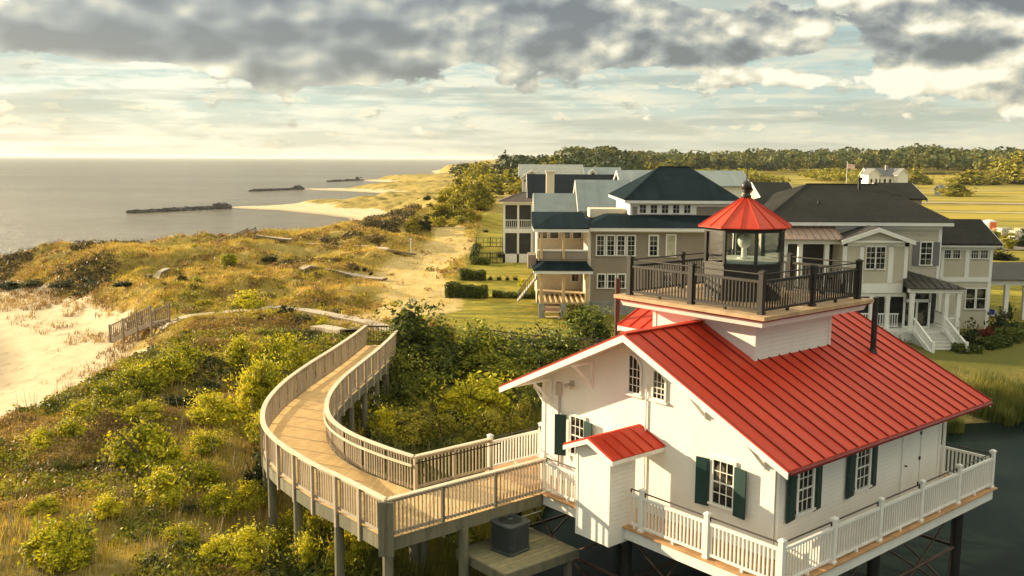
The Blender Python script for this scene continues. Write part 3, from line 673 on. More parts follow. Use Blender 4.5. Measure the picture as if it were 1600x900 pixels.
# privy hanging over the water at the gallery edge
PB = (-.65, .32, 4.83, 6.08)
m = MB(); PR, PS, PYC, PE = 2.42, .42, 5.455, .93
m.poly([(PB[0], PB[2], -.45), (PB[0], PB[3], -.45), (PB[0], PB[3], PR - .1 - PS * .625), (PB[0], PYC, PR - .1), (PB[0], PB[2], PR - .1 - PS * .625)], (PB[1] - PB[0], 0, 0))
pv = m.build('privy', siding_w, cot)
m = MB()
for s in (-1, 1):
    m.poly([(-.88, PYC, PR), (-.88, PYC + s * PE, PR - PS * PE), (-.88, PYC + s * PE, PR - PS * PE - .025), (-.88, PYC, PR - .025)], (X0 + .86, 0, 0)); nv = Vector((0, s * PS, 1)).normalized()
    for i in range(6):
        x = -.865 + i * (X0 + .84) / 5; m.beam(Vector((x, PYC, PR)) + nv * .015, Vector((x, PYC + s * PE, PR - PS * PE)) + nv * .015, .022, .03, up=nv)
m.build('privy_roof', redm, pv)
m = MB()
for s in (-1, 1):
    m.poly([(-.89, PYC, PR - .027), (-.89, PYC + s * PE, PR - PS * PE - .027), (-.89, PYC + s * PE, PR - PS * PE - .15), (-.89, PYC, PR - .16)], (.03, 0, 0))
    m.box(-.86, X0, PYC + s * PE, PYC + s * (PE - .025), PR - PS * PE - .13, PR - PS * PE - .022)
    m.poly([(-.86, PYC, PR - .03), (-.86, PYC + s * (PE - .03), PR - .03 - PS * (PE - .03)), (-.86, PYC + s * (PE - .03), PR - .07 - PS * (PE - .03)), (-.86, PYC, PR - .07)], (X0 + .86, 0, 0))
m.box(PB[0] - .015, PB[0] + .03, PB[2] - .015, PB[2] + .06, -.45, 1.98); m.box(PB[0] - .015, PB[0] + .03, PB[3] - .06, PB[3] + .015, -.45, 1.98)
m.build('privy_trim', white, pv)

# tower base, gallery, lantern
TB = 1.84
m = MB(); m.box(XC - TB, XC + TB, YC - TB, YC + TB, 3.6, 5.33); m.build('tower_wall', siding_w, cot)
m = MB()
for a in (-1, 1):
    for b in (-1, 1): x = XC + a * TB; y = YC + b * TB; m.box(x + a * .02, x - a * .11, y + b * .02, y - b * .11, 3.9, 5.33)
def sq_frustum(m, h0, z0, h1, z1):
    P = []
    for h, z in ((h0, z0), (h1, z1)): P += [(XC - h, YC - h, z), (XC + h, YC - h, z), (XC + h, YC + h, z), (XC - h, YC + h, z)]
    m.add(P, [(0, 1, 5, 4), (1, 2, 6, 5), (2, 3, 7, 6), (3, 0, 4, 7), (3, 2, 1, 0), (4, 5, 6, 7)])
sq_frustum(m, TB + .04, 5.25, TB + .10, 5.33); sq_frustum(m, 2.50, 5.33, 2.56, 5.50)
m.build('cornice', white, cot)
m = MB(); sq_frustum(m, 2.64, 5.502, 2.66, 5.545); m.build('drip_edge', redd, cot)
m = MB(); n = 36; q = 5.4 / n
for i in range(n): m.box(XC - 2.7 + i * q + .003, XC - 2.7 + (i + 1) * q - .003, YC - 2.7, YC + 2.7, 5.55, 5.65)
m.build('gallery_deck', mat('gallery_board', (.46, .31, .17), .7, var=.25, vs=2.5), cot)
g = 2.36; gx0, gx1, gy0, gy1 = XC - g, XC + g, YC - g, YC + g
for x, y in ((gx0, gy0), (XC, gy0), (gx1, gy0), (gx1, YC), (gx1, gy1), (XC, gy1), (gx0, gy1), (gx0, YC)): make_post(cot, x, y, bronze, 5.652, 1.15, .14)
for a, b, iv in (((gx0, gy0), (XC, gy0), (0, 1)), ((XC, gy0), (gx1, gy0), (0, 1)), ((gx1, gy0), (gx1, YC), (-1, 0)), ((gx1, YC), (gx1, gy1), (-1, 0)), ((gx1, gy1), (XC, gy1), (0, -1)), ((XC, gy1), (gx0, gy1), (0, -1)), ((gx0, gy1), (gx0, YC), (1, 0)), ((gx0, YC), (gx0, gy0), (1, 0))):
    make_section(cot, a, b, bronze, 5.652, .9, 1.06, bronze, iv, .045, .118)
LA0 = -.93; LR = 1.17
def octp(r, k, z): t = LA0 + k * math.pi / 4; return Vector((XC + r * math.sin(math.pi / 2 - t) * 0 + r * math.sin(t) * 1.0, YC + r * math.cos(t), z))
# note: survey angle runs from +y towards +x
m = MB(); oc = lambda r, z: [tuple(octp(r, k, z)) for k in range(8)]
def prism8(m, r0, z0, r1, z1): m.add(oc(r0, z0) + oc(r1, z1), [(k, (k + 1) % 8, 8 + (k + 1) % 8, 8 + k) for k in range(8)] + [tuple(range(7, -1, -1)), tuple(range(8, 16))])
prism8(m, LR, 5.652, LR, 6.68); prism8(m, LR + .04, 6.68, LR + .04, 6.73)
for k in range(8):
    m.beam(octp(LR - .02, k, 6.73), octp(LR - .02, k, 7.66), .075, .075, up=(1, 0, 0))
prism8(m, LR + .02, 7.62, LR + .02, 7.70); prism8(m, LR + .12, 7.70, LR + .14, 7.74)
m.build('lantern_frame', black, cot)
m = MB()
for k in range(8):
    a, b = octp(LR - .05, k, 0), octp(LR - .05, k + 1, 0)
    for q0, q1 in ((.03, .97),): 
        p_, q_ = a.lerp(b, q0), a.lerp(b, q1); m.beam(p_ + Vector((0, 0, 7.17)), q_ + Vector((0, 0, 7.17)), .012, .88)
gg = bpy.data.materials.new('clear_glass'); gg.use_nodes = True; n_ = NT(gg.node_tree); MATS['clear_glass'] = gg
go = n_.n('ShaderNodeOutputMaterial'); gt = n_.n('ShaderNodeBsdfTransparent', i_Color=(.90, .93, .90)); gs = n_.n('ShaderNodeBsdfGlossy', i_Roughness=.03)
fr_ = n_.n('ShaderNodeFresnel', i_IOR=1.45); mx = n_.n('ShaderNodeMixShader'); n_.put(mx.inputs[0], fr_); n_.put(mx.inputs[1], gt); n_.put(mx.inputs[2], gs); n_.put(go.inputs[0], mx)
m.build('lantern_pane', gg, cot)
m = MB(); prism8(m, LR - .07, 6.735, LR - .07, 6.79); m.lathe(XC, YC, [(.2, 6.79), (.2, 6.83), (.085, 6.85), (.08, 7.12)], 16); m.build('lamp_post_lit_ledge', white, cot)  # pale disc stands in for sunlight on the far ledges, under the lamp's post
m = MB(); pr = [(.0001, 7.10)] + [(.2 * math.sin(t), 7.31 - .22 * math.cos(t)) for t in np.linspace(.3, math.pi - .05, 10)]; m.lathe(XC, YC, pr, 20)
m.build('lamp_globe', mat('globe_glass', (.8, .77, .68), .25), cot, smooth=True)
m = MB(); ap = Vector((XC, YC, 8.66)); RR = 1.40; top = [octp(.10, k, 8.60) for k in range(8)]; bot = [octp(RR, k, 7.77) for k in range(8)]; bo2 = [octp(RR, k, 7.745) for k in range(8)]
m.add([*top, *bot, *bo2], [(k, (k + 1) % 8, 8 + (k + 1) % 8, 8 + k) for k in range(8)] + [(8 + k, 8 + (k + 1) % 8, 16 + (k + 1) % 8, 16 + k) for k in range(8)] + [tuple(range(23, 15, -1)), tuple(range(8))])
for k in range(8):
    a, b = octp(.10, k, 8.61), octp(RR, k, 7.78); m.beam(a, b, .03, .03)
    a, b = (octp(.10, k, 8.61) + octp(.10, k + 1, 8.61)) / 2, (octp(RR, k, 7.78) + octp(RR, k + 1, 7.78)) / 2; m.beam(a, b, .022, .03)
m.build('lantern_roof', redm, cot)
m = MB(); pf = [(.14, 8.57), (.15, 8.66), (.10, 8.70), (.09, 8.76), (.12, 8.79)] + [(.155 * math.sin(t), 8.93 - .155 * math.cos(t)) for t in np.linspace(.7, 2.5, 8)] + [(.07, 9.07), (.02, 9.1), (.008, 9.65)]
m.lathe(XC, YC, pf, 18); m.build('finial', black, cot, smooth=True)
m = MB(); m.tube((8.52, 2.81, 3.7), (8.52, 2.81, 5.62), .085, n=14); m.tube((8.52, 2.81, 3.88), (8.52, 2.81, 4.06), .15, .1, n=14); m.build('flue_pipe', black, cot)
m = MB(); m.tube((4.1, 9.25, 2.9), (4.1, 9.25, 5.9), .085, n=14); m.build('flue_pipe', mat('rust_flue', (.06, .025, .02), .5, .2), cot)
# piles and tie rods
for x in (.55, 5.3, 10.1):
    for y in (.65, 5.3, 10.0):
        m = MB(); m.tube((x, y, -5.5), (x, y, -.3), .16, n=14); m.box(x - .24, x + .24, y - .24, y + .24, -.36, -.3); m.build('pile', black, cot)
m = MB()
rust = mat('rusty_rod', (.10, .055, .035), .6, .3, var=.5, vs=4)
for x in (.55, 5.3, 10.1):
    for y0, y1 in ((.65, 5.3), (5.3, 10.0)): m.tube((x, y0, -.5), (x, y1, -3.3), .03, n=6); m.tube((x, y1, -.5), (x, y0, -3.3), .03, n=6); m.tube((x, y0, -1.9), (x, y1, -1.9), .05, n=6)
for y in (.65, 5.3, 10.0):
    for x0, x1 in ((.55, 5.3), (5.3, 10.1)): m.tube((x0, y, -.5), (x1, y, -3.3), .03, n=6); m.tube((x1, y, -.5), (x0, y, -3.3), .03, n=6); m.tube((x0, y, -1.9), (x1, y, -1.9), .05, n=6)
m.build('tie_rods', rust, cot)

# ------------------------------------------------------------------ curved timber boardwalk
OUT = [(-4.04, 24.39), (-4.79, 25.28), (-5.6, 26.14), (-6.26, 27.02), (-6.95, 27.98), (-7.51, 28.89), (-8.08, 30.11), (-8.47, 31.46), (-8.75, 32.92), (-8.87, 34.52), (-8.88, 36.29), (-8.76, 38.06), (-8.55, 40.08), (-8.27, 42.1), (-8.0, 44.39), (-7.8, 46.4), (-7.6, 49.0)]
INN = [(-3.63, 27.65), (-4.3, 28.35), (-4.82, 28.93), (-5.34, 29.64), (-5.86, 30.53), (-6.25, 31.5), (-6.55, 32.75), (-6.72, 34.19), (-6.76, 35.65), (-6.70, 37.27), (-6.57, 38.58), (-6.36, 40.49), (-6.17, 42.16), (-6.02, 44.0), (-5.9, 45.6), (-5.75, 49.0)]
cO = UV(8.08, -5.45); cI = UV(10.6, -2.9); eO = UV(8.08, -.13); eI = UV(10.6, -.13)
def resample(P, n):
    P = np.array(P, float); L = np.concatenate([[0], np.cumsum(np.hypot(*np.diff(P, axis=0).T))]); t = np.linspace(0, L[-1], n)
    return np.stack([np.interp(t, L, P[:, 0]), np.interp(t, L, P[:, 1])], -1), L[-1]
def smooth_pts(P, it=2):
    P = [tuple(q) for q in P]
    for _ in range(it):
        Q = [P[0]]
        for a, b in zip(P[:-1], P[1:]): Q += [(a[0] * .75 + b[0] * .25, a[1] * .75 + b[1] * .25), (a[0] * .25 + b[0] * .75, a[1] * .25 + b[1] * .75)]
        P = Q + [P[-1]]
    return P
outc = smooth_pts([cO] + OUT); innc = smooth_pts([cI] + INN)
bwl = (-5.0, 33.0, DECK); bw = empty('boardwalk', bwl, 0, 'long curved timber boardwalk on tall piles, sweeping from the cottage deck to the dunes', 'boardwalk')
Z = DECK - .02
m = MB()
def boards(A, B, n):
    a, _ = resample(A, n + 1); b, _ = resample(B, n + 1)
    for i in range(n):
        g_ = .05; p = [a[i] * (1 - g_) + a[i + 1] * g_, a[i] * g_ + a[i + 1] * (1 - g_), b[i] * g_ + b[i + 1] * (1 - g_), b[i] * (1 - g_) + b[i + 1] * g_]
        m.poly([(q[0], q[1], Z - .04) for q in p], (0, 0, .04))
boards([eO, cO], [eI, cI], 36); boards(outc, innc, 200)
m.build('walking_surface', boardw, bw, shift=bwl)
def fascia_strip(P, side, z0, z1, th, mt, name):
    m = MB(); P = [Vector((q[0], q[1], 0)) for q in P]
    for a, b in zip(P[:-1], P[1:]):
        d = (b - a).normalized(); nn = Vector((-d.y, d.x, 0)) * side * th; m.add([a + Vector((0, 0, z0)), b + Vector((0, 0, z0)), b + nn + Vector((0, 0, z0)), a + nn + Vector((0, 0, z0)), a + Vector((0, 0, z1)), b + Vector((0, 0, z1)), b + nn + Vector((0, 0, z1)), a + nn + Vector((0, 0, z1))],
              [(3, 2, 1, 0), (4, 5, 6, 7), (0, 1, 5, 4), (1, 2, 6, 5), (2, 3, 7, 6), (3, 0, 4, 7)])
    return m.build(name, mt, bw, shift=bwl)
fascia_strip(outc, -1 * -1, Z - .36, Z - .002, .05, pilew, 'fascia'); fascia_strip(innc, -1, Z - .36, Z - .002, .05, pilew, 'fascia')
fascia_strip([eO, cO], -1 * -1 * -1, Z - .36, Z - .002, .05, pilew, 'fascia'); fascia_strip([eI, cI], 1, Z - .36, Z - .002, .05, pilew, 'fascia')
def walk_rail(P, spacing, side, low=True, hand=False, skip0=False, skip1=False):
    # posts, balusters (pattern in the panel), lower rail and a flat cap along P
    Q, L = resample(P, max(2, round(resample(P, 400)[1] / spacing)) + 1)
    fine, L = resample(P, max(3, int(L / .3)))
    m = MB()
    Pf = [Vector((a, b, 0)) for a, b in fine]; zc = Z + 1.08
    mit = []
    for i, a in enumerate(Pf):
        d0 = (a - Pf[i - 1]).normalized() if i else (Pf[1] - a).normalized(); d1 = (Pf[i + 1] - a).normalized() if i < len(Pf) - 1 else d0
        d = (d0 + d1).normalized(); mit.append(Vector((-d.y, d.x, 0)))
    for i in range(len(Pf) - 1):
        a, b = Pf[i], Pf[i + 1]; na, nb_ = mit[i] * .08, mit[i + 1] * .08; z0, z1 = Vector((0, 0, zc - .04)), Vector((0, 0, zc))
        m.add([a - na + z0, b - nb_ + z0, b + nb_ + z0, a + na + z0, a - na + z1, b - nb_ + z1, b + nb_ + z1, a + na + z1], [(3, 2, 1, 0), (4, 5, 6, 7), (0, 1, 5, 4), (2, 3, 7, 6)] + ([(3, 0, 4, 7)] if i == 0 else []) + ([(1, 2, 6, 5)] if i == len(Pf) - 2 else []))
    m.build('cap_rail', capw, bw, shift=bwl)
    for i, (x, y) in enumerate(Q):
        if (skip0 and i == 0) or (skip1 and i == len(Q) - 1): continue
        k = min(i, len(Q) - 2); d = Vector((Q[k + 1][0] - Q[k][0], Q[k + 1][1] - Q[k][1], 0)).normalized(); nn = Vector((-d.y, d.x, 0)) * side * .055
        c = Vector((x, y, 0)) + nn; mm = MB(); mm.beam(c + Vector((0, 0, Z - .42)), c + Vector((0, 0, zc - .045)), .09, .09, up=(d.x, d.y, 0)); mm.build('post', pilew if side * 0 else (MATS['treated_pile_wood'] if hand else railw), bw, shift=bwl)
    for i in range(len(Q) - 1):
        sub, l = resample([tuple(q) for q in fine if True], 2) if False else (None, None)
        a = Vector((*Q[i], 0)); b = Vector((*Q[i + 1], 0)); d = (b - a).normalized(); l = (b - a).length
        mm = MB(); n = max(3, round((l - .12) / .125))
        mm.beam(a + d * .05 + Vector((0, 0, Z + .12)), b - d * .05 + Vector((0, 0, Z + .12)), .035, .085); mm.beam(a + d * .05 + Vector((0, 0, zc - .09)), b - d * .05 + Vector((0, 0, zc - .09)), .035, .085)
        for j in range(n):
            p = a + d * (.06 + (l - .12) * (j + .5) / n) - Vector((-d.y, d.x, 0)) * side * .03
            mm.beam(p + Vector((0, 0, Z + .07)), p + Vector((0, 0, zc - .055)), .034, .034, up=(d.x, d.y, 0))
        mm.build('railing', railw, bw, shift=bwl)
walk_rail(outc, 1.22, 1); walk_rail(innc, 1.22, -1)
walk_rail([UV(8.08, -.02), cO], 1.75, -1, hand=True); walk_rail([UV(10.6, -.07), cI], 1.45, 1)
# stout corner post, black handrails inside, gate at the dune end
m = MB(); c = cO; m.box(c[0] - .2, c[0] - .04, c[1] - .13, c[1] + .03, Z - .42, Z + 1.03); m.box(c[0] + .03, c[0] + .19, c[1] - .16, c[1], Z - .42, Z + 1.03); m.build('corner_post', pilew, bw, shift=bwl)
m = MB(); iv = Vector((-DU[0] * .10, -DU[1] * .10, 0)); a = Vector((*cI, Z + .88)) + iv; b = Vector((*UV(10.6, .3), Z + .88)) + iv; m.tube(a, b, .022, n=8)
for t in (.1, .5, .9): p = a.lerp(b, t); m.tube(p, p - iv, .012, n=6)
m.build('handrail', hr, bw, shift=bwl)
m = MB(); q = [Vector((x, y, Z + .8)) for x, y in resample(innc, 60)[0][:20]]
for a, b in zip(q[:-1], q[1:]):
    d = (b - a).normalized(); nn = Vector((-d.y, d.x, 0)) * .1; m.beam(a + nn, b + nn, .04, .07)
m.build('inner_handrail', capw, bw, shift=bwl)
m = MB(); a = Vector((-7.58, 49.0, 0)); b = Vector((-5.77, 49.0, 0)); up = Vector((0, 0, 1))
m.beam(a + up * (Z + 1.0), b + up * (Z + 1.0), .05, .09); m.beam(a + up * (Z + .2), b + up * (Z + .2), .05, .08)
for i in range(13): p = a.lerp(b, (i + .5) / 13); m.beam(p + up * (Z + .2), p + up * (Z + 1.0), .03, .03, up=(1, 0, 0))
m.build('gate', mat('dark_stained_wood', (.10, .08, .06), .8, var=.3), bw, shift=bwl)
# piles under both edges with cross caps
oq, _ = resample(outc, 12); iq, _ = resample(innc, 12)
prs = [(tuple(a), tuple(b)) for a, b in zip(oq, iq)] + [(UV(8.0, -1.55), UV(10.5, -1.3)), (UV(8.0, -3.0), UV(10.5, -2.7))]
for a, b in prs:
    for x, y in (a, b):
        cx, cy = (x * .94 + (a[0] + b[0]) / 2 * .06, y * .94 + (a[1] + b[1]) / 2 * .06)
        m = MB(); g0 = hz(cx, cy); m.tube((cx, cy, g0 - .6), (cx, cy, Z - .3), .15, .135, n=12); m.build('pile', pilew, bw, shift=bwl)
    m = MB(); m.beam((a[0], a[1], Z - .44), (b[0], b[1], Z - .44), .1, .22); m.build('cross_beam', pilew, bw, shift=bwl)

# ------------------------------------------------------------------ air-conditioner on its own little platform
pl = empty('equipment_platform', (OX, OY, DECK - 1.2), math.pi / 2 - YAW, 'small weathered wooden platform over the pond carrying the air-conditioner', 'platform')
m = MB()
for i in range(11): y = 6.55 + i * .19; m.box(-2.75, -.15, y + .005, y + .183, -.05, 0)
m.build('platform_boards', mat('mossy_board', fn=woodfn((.22, .21, .12), (.34, .29, .16), (.13, .15, .09)), rough=.85, bump=.3), pl)
m = MB(); m.box(-2.78, -.12, 6.5, 6.545, -.26, .0); m.box(-2.78, -.12, 8.645, 8.69, -.26, 0); m.box(-2.80, -2.755, 6.5, 8.69, -.27, -.01); m.box(-.145, -.1, 6.5, 8.69, -.27, -.01); m.build('platform_frame', pilew, pl)
for x in (-2.6, -.35):
    for y in (6.7, 8.5): m = MB(); m.box(x - .08, x + .08, y - .08, y + .08, -4.2, -.05); m.build('leg', pilew, pl)
acx, acy = -1.62, 7.72
ac = empty('air_conditioner', (0, 0, 0), 0, 'dark grey square air-conditioner condenser with round fan grille on the wooden platform', 'air conditioner'); ac.location = cot.matrix_world @ Vector((0, 0, 0))
ac.location = (OX + acy * DU[0] + acx * DV[0], OY + acy * DU[1] + acx * DV[1], DECK - 1.2); ac.rotation_euler = (0, 0, math.pi / 2 - YAW + .12)
acm = mat('condenser_grey', (.06, .075, .078), .45, .2, var=.25)
def rsq(h, r, z, n=5):
    P = []
    for sx_, sy_, a0 in ((1, 1, 0), (-1, 1, 90), (-1, -1, 180), (1, -1, 270)):
        for i in range(n): t = R(a0 + 90 * i / (n - 1)); P.append((sx_ * (h - r) + r * math.cos(t), sy_ * (h - r) + r * math.sin(t), z))
    return P
def rstack(m, L):
    k = len(L[0]); V_ = [q for l in L for q in l]; F = [(j * k + i, j * k + (i + 1) % k, (j + 1) * k + (i + 1) % k, (j + 1) * k + i) for j in range(len(L) - 1) for i in range(k)]
    m.add(V_, F + [tuple(range(k - 1, -1, -1)), tuple(range((len(L) - 1) * k, len(L) * k))])
m = MB(); rstack(m, [rsq(.43, .12, .0), rsq(.43, .12, .06), rsq(.40, .12, .08), rsq(.40, .12, .76), rsq(.44, .13, .78), rsq(.44, .13, .84), rsq(.40, .12, .87)])
for i in range(18):
    z = .12 + i * .035; rstack(m, [rsq(.408, .125, z), rsq(.415, .125, z + .012)])
m.build('casing', acm, ac)
m = MB(); m.lathe(0, 0, [(.33, .868), (.33, .872)], 28)
m.build('fan_well', mat('well_dark', (.01, .012, .013), .6), ac)
m = MB()
for i in range(6): r = .33 - i * .05; [m.beam((r * math.cos(t), r * math.sin(t), .885), (r * math.cos(t + .2245), r * math.sin(t + .2245), .885), .007, .007) for t in np.arange(0, 2 * math.pi, .2244)]
for t in np.arange(0, math.pi, math.pi / 6): m.beam((-.33 * math.cos(t), -.33 * math.sin(t), .892), (.33 * math.cos(t), .33 * math.sin(t), .892), .008, .007)
m.lathe(0, 0, [(.08, .87), (.08, .90), (.03, .91)], 14)
m.build('fan_grille', acm, ac)
m = MB(); pts = [(.3, .42, .55), (.7, .55, .72), (1.1, .75, .80), (1.5, .6, 1.0)]
for a, b in zip(pts[:-1], pts[1:]): m.tube(a, b, .025, n=8)
for a, b in (((.35, .42, .45), (.9, .35, .62)), ((.9, .35, .62), (1.55, .2, .66))): m.tube(a, b, .015, n=8)
m.build('hose', mat('pale_hose', (.45, .47, .46), .5), ac)
# ------------------------------------------------------------------ the houses behind
def house(name, loc, label, cat='house', group=None):
    SH[0] = loc; return empty(name, loc, 0, label, cat, group)
def hip(root, x0, x1, y0, y1, z, zt, rx0, rx1, ry, mt, name='roof', fas=.22, fm=white):
    m = MB(); V_ = [(x0, y0, z), (x1, y0, z), (x1, y1, z), (x0, y1, z), (rx0, ry, zt), (rx1, ry, zt), (x0, y0, z - .04), (x1, y0, z - .04), (x1, y1, z - .04), (x0, y1, z - .04)]
    m.add(V_, [(0, 1, 5, 4), (1, 2, 5), (2, 3, 4, 5), (3, 0, 4), (0, 6, 7, 1), (1, 7, 8, 2), (2, 8, 9, 3), (3, 9, 6, 0), (9, 8, 7, 6)])
    m.beam((rx0, ry, zt), (rx1, ry, zt), .2, .06)
    for a, b in (((x0, y0, z), (rx0, ry, zt)), ((x1, y0, z), (rx1, ry, zt))): m.beam(a, b, .14, .05)
    r = m.build(name, mt, root)
    if fas: f = MB(); f.box(x0 + .03, x1 - .03, y0 + .03, y1 - .03, z - .042 - fas, z - .042); f.build('fascia', fm, root)
    return r
def gable(root, x0, x1, y0, y1, ze, zr, mt, axis='x', name='roof', fm=white, wallm=None, inset=.35):
    # ridge along axis, closed prism with barge boards
    if axis == 'x': A = [(x0, y0, ze), (x0, (y0 + y1) / 2, zr), (x0, y1, ze)]; d = (x1 - x0, 0, 0)
    else: A = [(x0, y0, ze), ((x0 + x1) / 2, y0, zr), (x1, y0, ze)]; d = (0, y1 - y0, 0)
    dn = Vector((0, 0, -.12)); P = [Vector(q) for q in A]
    m = MB(); m.poly([P[0], P[1], P[2], P[2] + dn, P[1] + dn, P[0] + dn], d); r = m.build(name, mt, root)
    u = Vector(d).normalized(); dd = Vector((0, 0, -.3)); off = Vector((0, 0, -.015))
    for s, e in ((0, -1), (1, 1)):
        f = MB(); c = Vector(d) * s
        for a, b in ((P[0], P[1]), (P[1], P[2])): f.poly([a + c + off, b + c + off, b + c + dd, a + c + dd], u * (.05 * e))
        f.build('barge_board', fm, root)
    if wallm is not None:
        g = MB(); q = Vector(d).normalized() * inset; k = .96
        mid = (P[0] + P[2]) / 2; Q = [mid + (p - mid) * k + dn * 1.2 + q for p in P]; g.poly(Q, Vector(d) - q * 2); g.build('gable_wall', wallm, root)
    return r
def body(root, x0, x1, y0, y1, z0, z1, mt, trimm=white, corner=.14, found=None, name='wall'):
    m = MB(); m.box(x0, x1, y0, y1, z0, z1); w_ = m.build(name, mt, root)
    if corner:
        t = MB()
        for x, s in ((x0, -1), (x1, 1)): t.box(x + s * .03, x - s * corner, y0 - .03, y0 + corner, z0, z1 - .002)
        t.box(x0 - .028, x1 + .028, y0 - .028, y0, z1 - .3, z1 - .004)
        t.build('corner_trim', trimm, root)
    if found: f = MB(); f.box(x0 - .05, x1 + .05, y0 - .05, y1, found[0], found[1]); f.box(x0 - .09, x1 + .09, y0 - .09, y0, found[1], found[1] + .18); f.build('foundation', found[2], root)
    return w_
def rail(root, a, b, z, h=.95, mt=white, sp=.16, name='porch_railing'):
    a = Vector((*a, z)); b = Vector((*b, z)); up = Vector((0, 0, 1)); m = MB(); L = (b - a).length; d = (b - a).normalized()
    m.beam(a + up * h, b + up * h, .09, .08); m.beam(a + up * .12, b + up * .12, .06, .06)
    for i in range(max(2, int(L / sp))):
        q = a + (b - a) * ((i + .5) / max(2, int(L / sp))); m.beam(q + up * .12, q + up * h, .045, .045, up=(d.x, d.y, 0))
    return m.build(name, mt, root)
def cols(root, pts, y, z0, z1, w=.3, mt=white, name='column'):
    for x in pts:
        m = MB(); m.box(x - w / 2, x + w / 2, y - w / 2, y + w / 2, z0, z1); m.box(x - w * .62, x + w * .62, y - w * .62, y + w * .62, z1 - .18, z1 - .1); m.box(x - w * .62, x + w * .62, y - w * .62, y + w * .62, z0, z0 + .2); m.build(name, mt, root)
found = mat('block_foundation', (.30, .30, .28), .9, var=.25, vs=2)
creamp = mat('cream_paint', (.66, .58, .44), .6, var=.08)
woodpost = mat('new_wood_post', (.58, .40, .20), .7, var=.15)

# taupe house with dark blue-green hip roofs
gh = house('taupe_house', (9, 70, 1.6), 'taupe clapboard house with dark teal hip roof and unfinished two-storey porch on its left')
body(gh, 5.5, 16.0, 68, 80, 1.5, 8.03, siding_g, found=(1.0, 2.55, found))
m = MB(); lo = [(4.9, 67.4), (16.6, 67.4), (16.6, 81), (4.9, 81)]; hi_ = [(7.1, 70.4), (15.8, 70.4), (15.8, 79), (7.1, 79)]
m.add([(x, y, 8.07) for x, y in lo] + [(x, y, 8.82) for x, y in hi_], [(0, 1, 5, 4), (1, 2, 6, 5), (2, 3, 7, 6), (3, 0, 4, 7), (3, 2, 1, 0), (4, 5, 6, 7)]); m.build('skirt_roof', navy, gh)
m = MB(); m.box(4.93, 16.57, 67.43, 80.9, 7.84, 8.066); m.build('fascia', white, gh)
body(gh, 8.75, 16.2, 70.5, 80, 8.5, 9.75, siding_g, corner=.12, name='upper_wall')
m = MB(); m.box(8.70, 8.748, 70.47, 80, 8.6, 9.72); m.box(9.25, 13.6, 70.44, 70.498, 8.86, 9.72); m.build('white_panel', white, gh)
hip(gh, 8.2, 16.8, 69.9, 82, 9.97, 12.34, 11.65, 13.9, 76, navy, name='hip_roof')
m = MB(); m.box(5.9, 8.6, 72.5, 75, 8.5, 9.15); m.build('parapet', creamp, gh)
for x in (9.63, 10.45, 11.27, 12.09, 12.91): sash(gh, 'y', x, 70.44, 8.98, .46, .6, 2, 2, 0, trim=.06, midrail=False)
for x in (6.32, 7.05, 7.79, 8.52): sash(gh, 'y', x, 67.97, 6.08, .48, 1.38, 2, 4, 0, trim=.1)
sash(gh, 'y', 10.12, 67.97, 6.08, .52, 1.38, 2, 4, 0, trim=.12)
sash(gh, 'y', 11.37, 67.97, 6.02, .56, 1.5, 1, 1, 0, trim=.1, gl=mat('curtained_glass', (.5, .45, .33), .3, var=.3, vs=2))
for x in (6.42, 7.15, 7.88): sash(gh, 'y', x, 67.97, 3.72, .46, .95, 2, 2, 0, trim=.1)
for x in (11.2, 13.2): sash(gh, 'y', x, 67.97, 3.72, .5, .95, 2, 2, 0, trim=.1)
# porch wing
m = MB(); m.box(1.9, 5.5, 72.6, 79, 1.6, 8.1); m.build('porch_back_wall', creamp, gh)
m = MB(); m.box(5.35, 5.498, 67.2, 72.6, 2.7, 8.05); m.build('porch_side_wall', creamp, gh)
for x in (2.35, 3.2, 4.1, 4.95): sash(gh, 'y', x, 72.59, 6.9, .62, .55, 1, 1, 0, trim=.08)
for x in (2.6, 3.7): sash(gh, 'y', x, 72.59, 4.2, .85, .38, 1, 1, 0, trim=.08)
sash(gh, 'y', 4.85, 72.59, 3.6, .5, 1.1, 2, 2, 0, trim=.1)
m = MB(); m.add([(1.45, 66.4, 8.12), (5.4, 66.4, 8.12), (5.4, 73, 8.9), (1.45, 73, 8.9 - .0), (1.45, 66.4, 8.06), (5.4, 66.4, 8.06), (5.4, 73, 8.0), (1.45, 73, 8.0), (3.1, 70, 8.9)], [(0, 1, 8), (1, 2, 8), (2, 3, 8), (3, 0, 8), (4, 7, 6, 5), (0, 4, 5, 1), (1, 5, 6, 2), (2, 6, 7, 3), (3, 7, 4, 0)]); m.build('porch_roof', navy, gh)
m = MB(); m.box(1.5, 5.36, 66.45, 72.55, 7.82, 8.055); m.build('porch_beam', white, gh)
m = MB(); m.box(1.85, 5.34, 66.9, 72.5, 5.75, 5.9); m.box(1.85, 5.34, 66.85, 66.97, 5.9, 6.45); m.build('balcony', siding_g, gh)
m = MB(); m.box(1.8, 5.34, 66.8, 67.02, 6.455, 6.55); m.build('balcony_rail', white, gh)
m = MB(); m.add([(1.45, 65.9, 5.16), (5.7, 65.9, 5.16), (5.7, 68, 5.16), (1.45, 72, 5.16), (2.4, 67.0, 5.74), (5.2, 67.0, 5.74), (5.2, 68, 5.74), (2.4, 72, 5.74)], [(0, 1, 5, 4), (1, 2, 6, 5), (3, 0, 4, 7), (4, 5, 6, 7), (2, 3, 7, 6), (3, 2, 1, 0)]); m.build('lower_roof', navy, gh)
m = MB(); m.box(1.5, 5.65, 65.95, 67.9, 4.95, 5.156); m.build('lower_beam', white, gh)
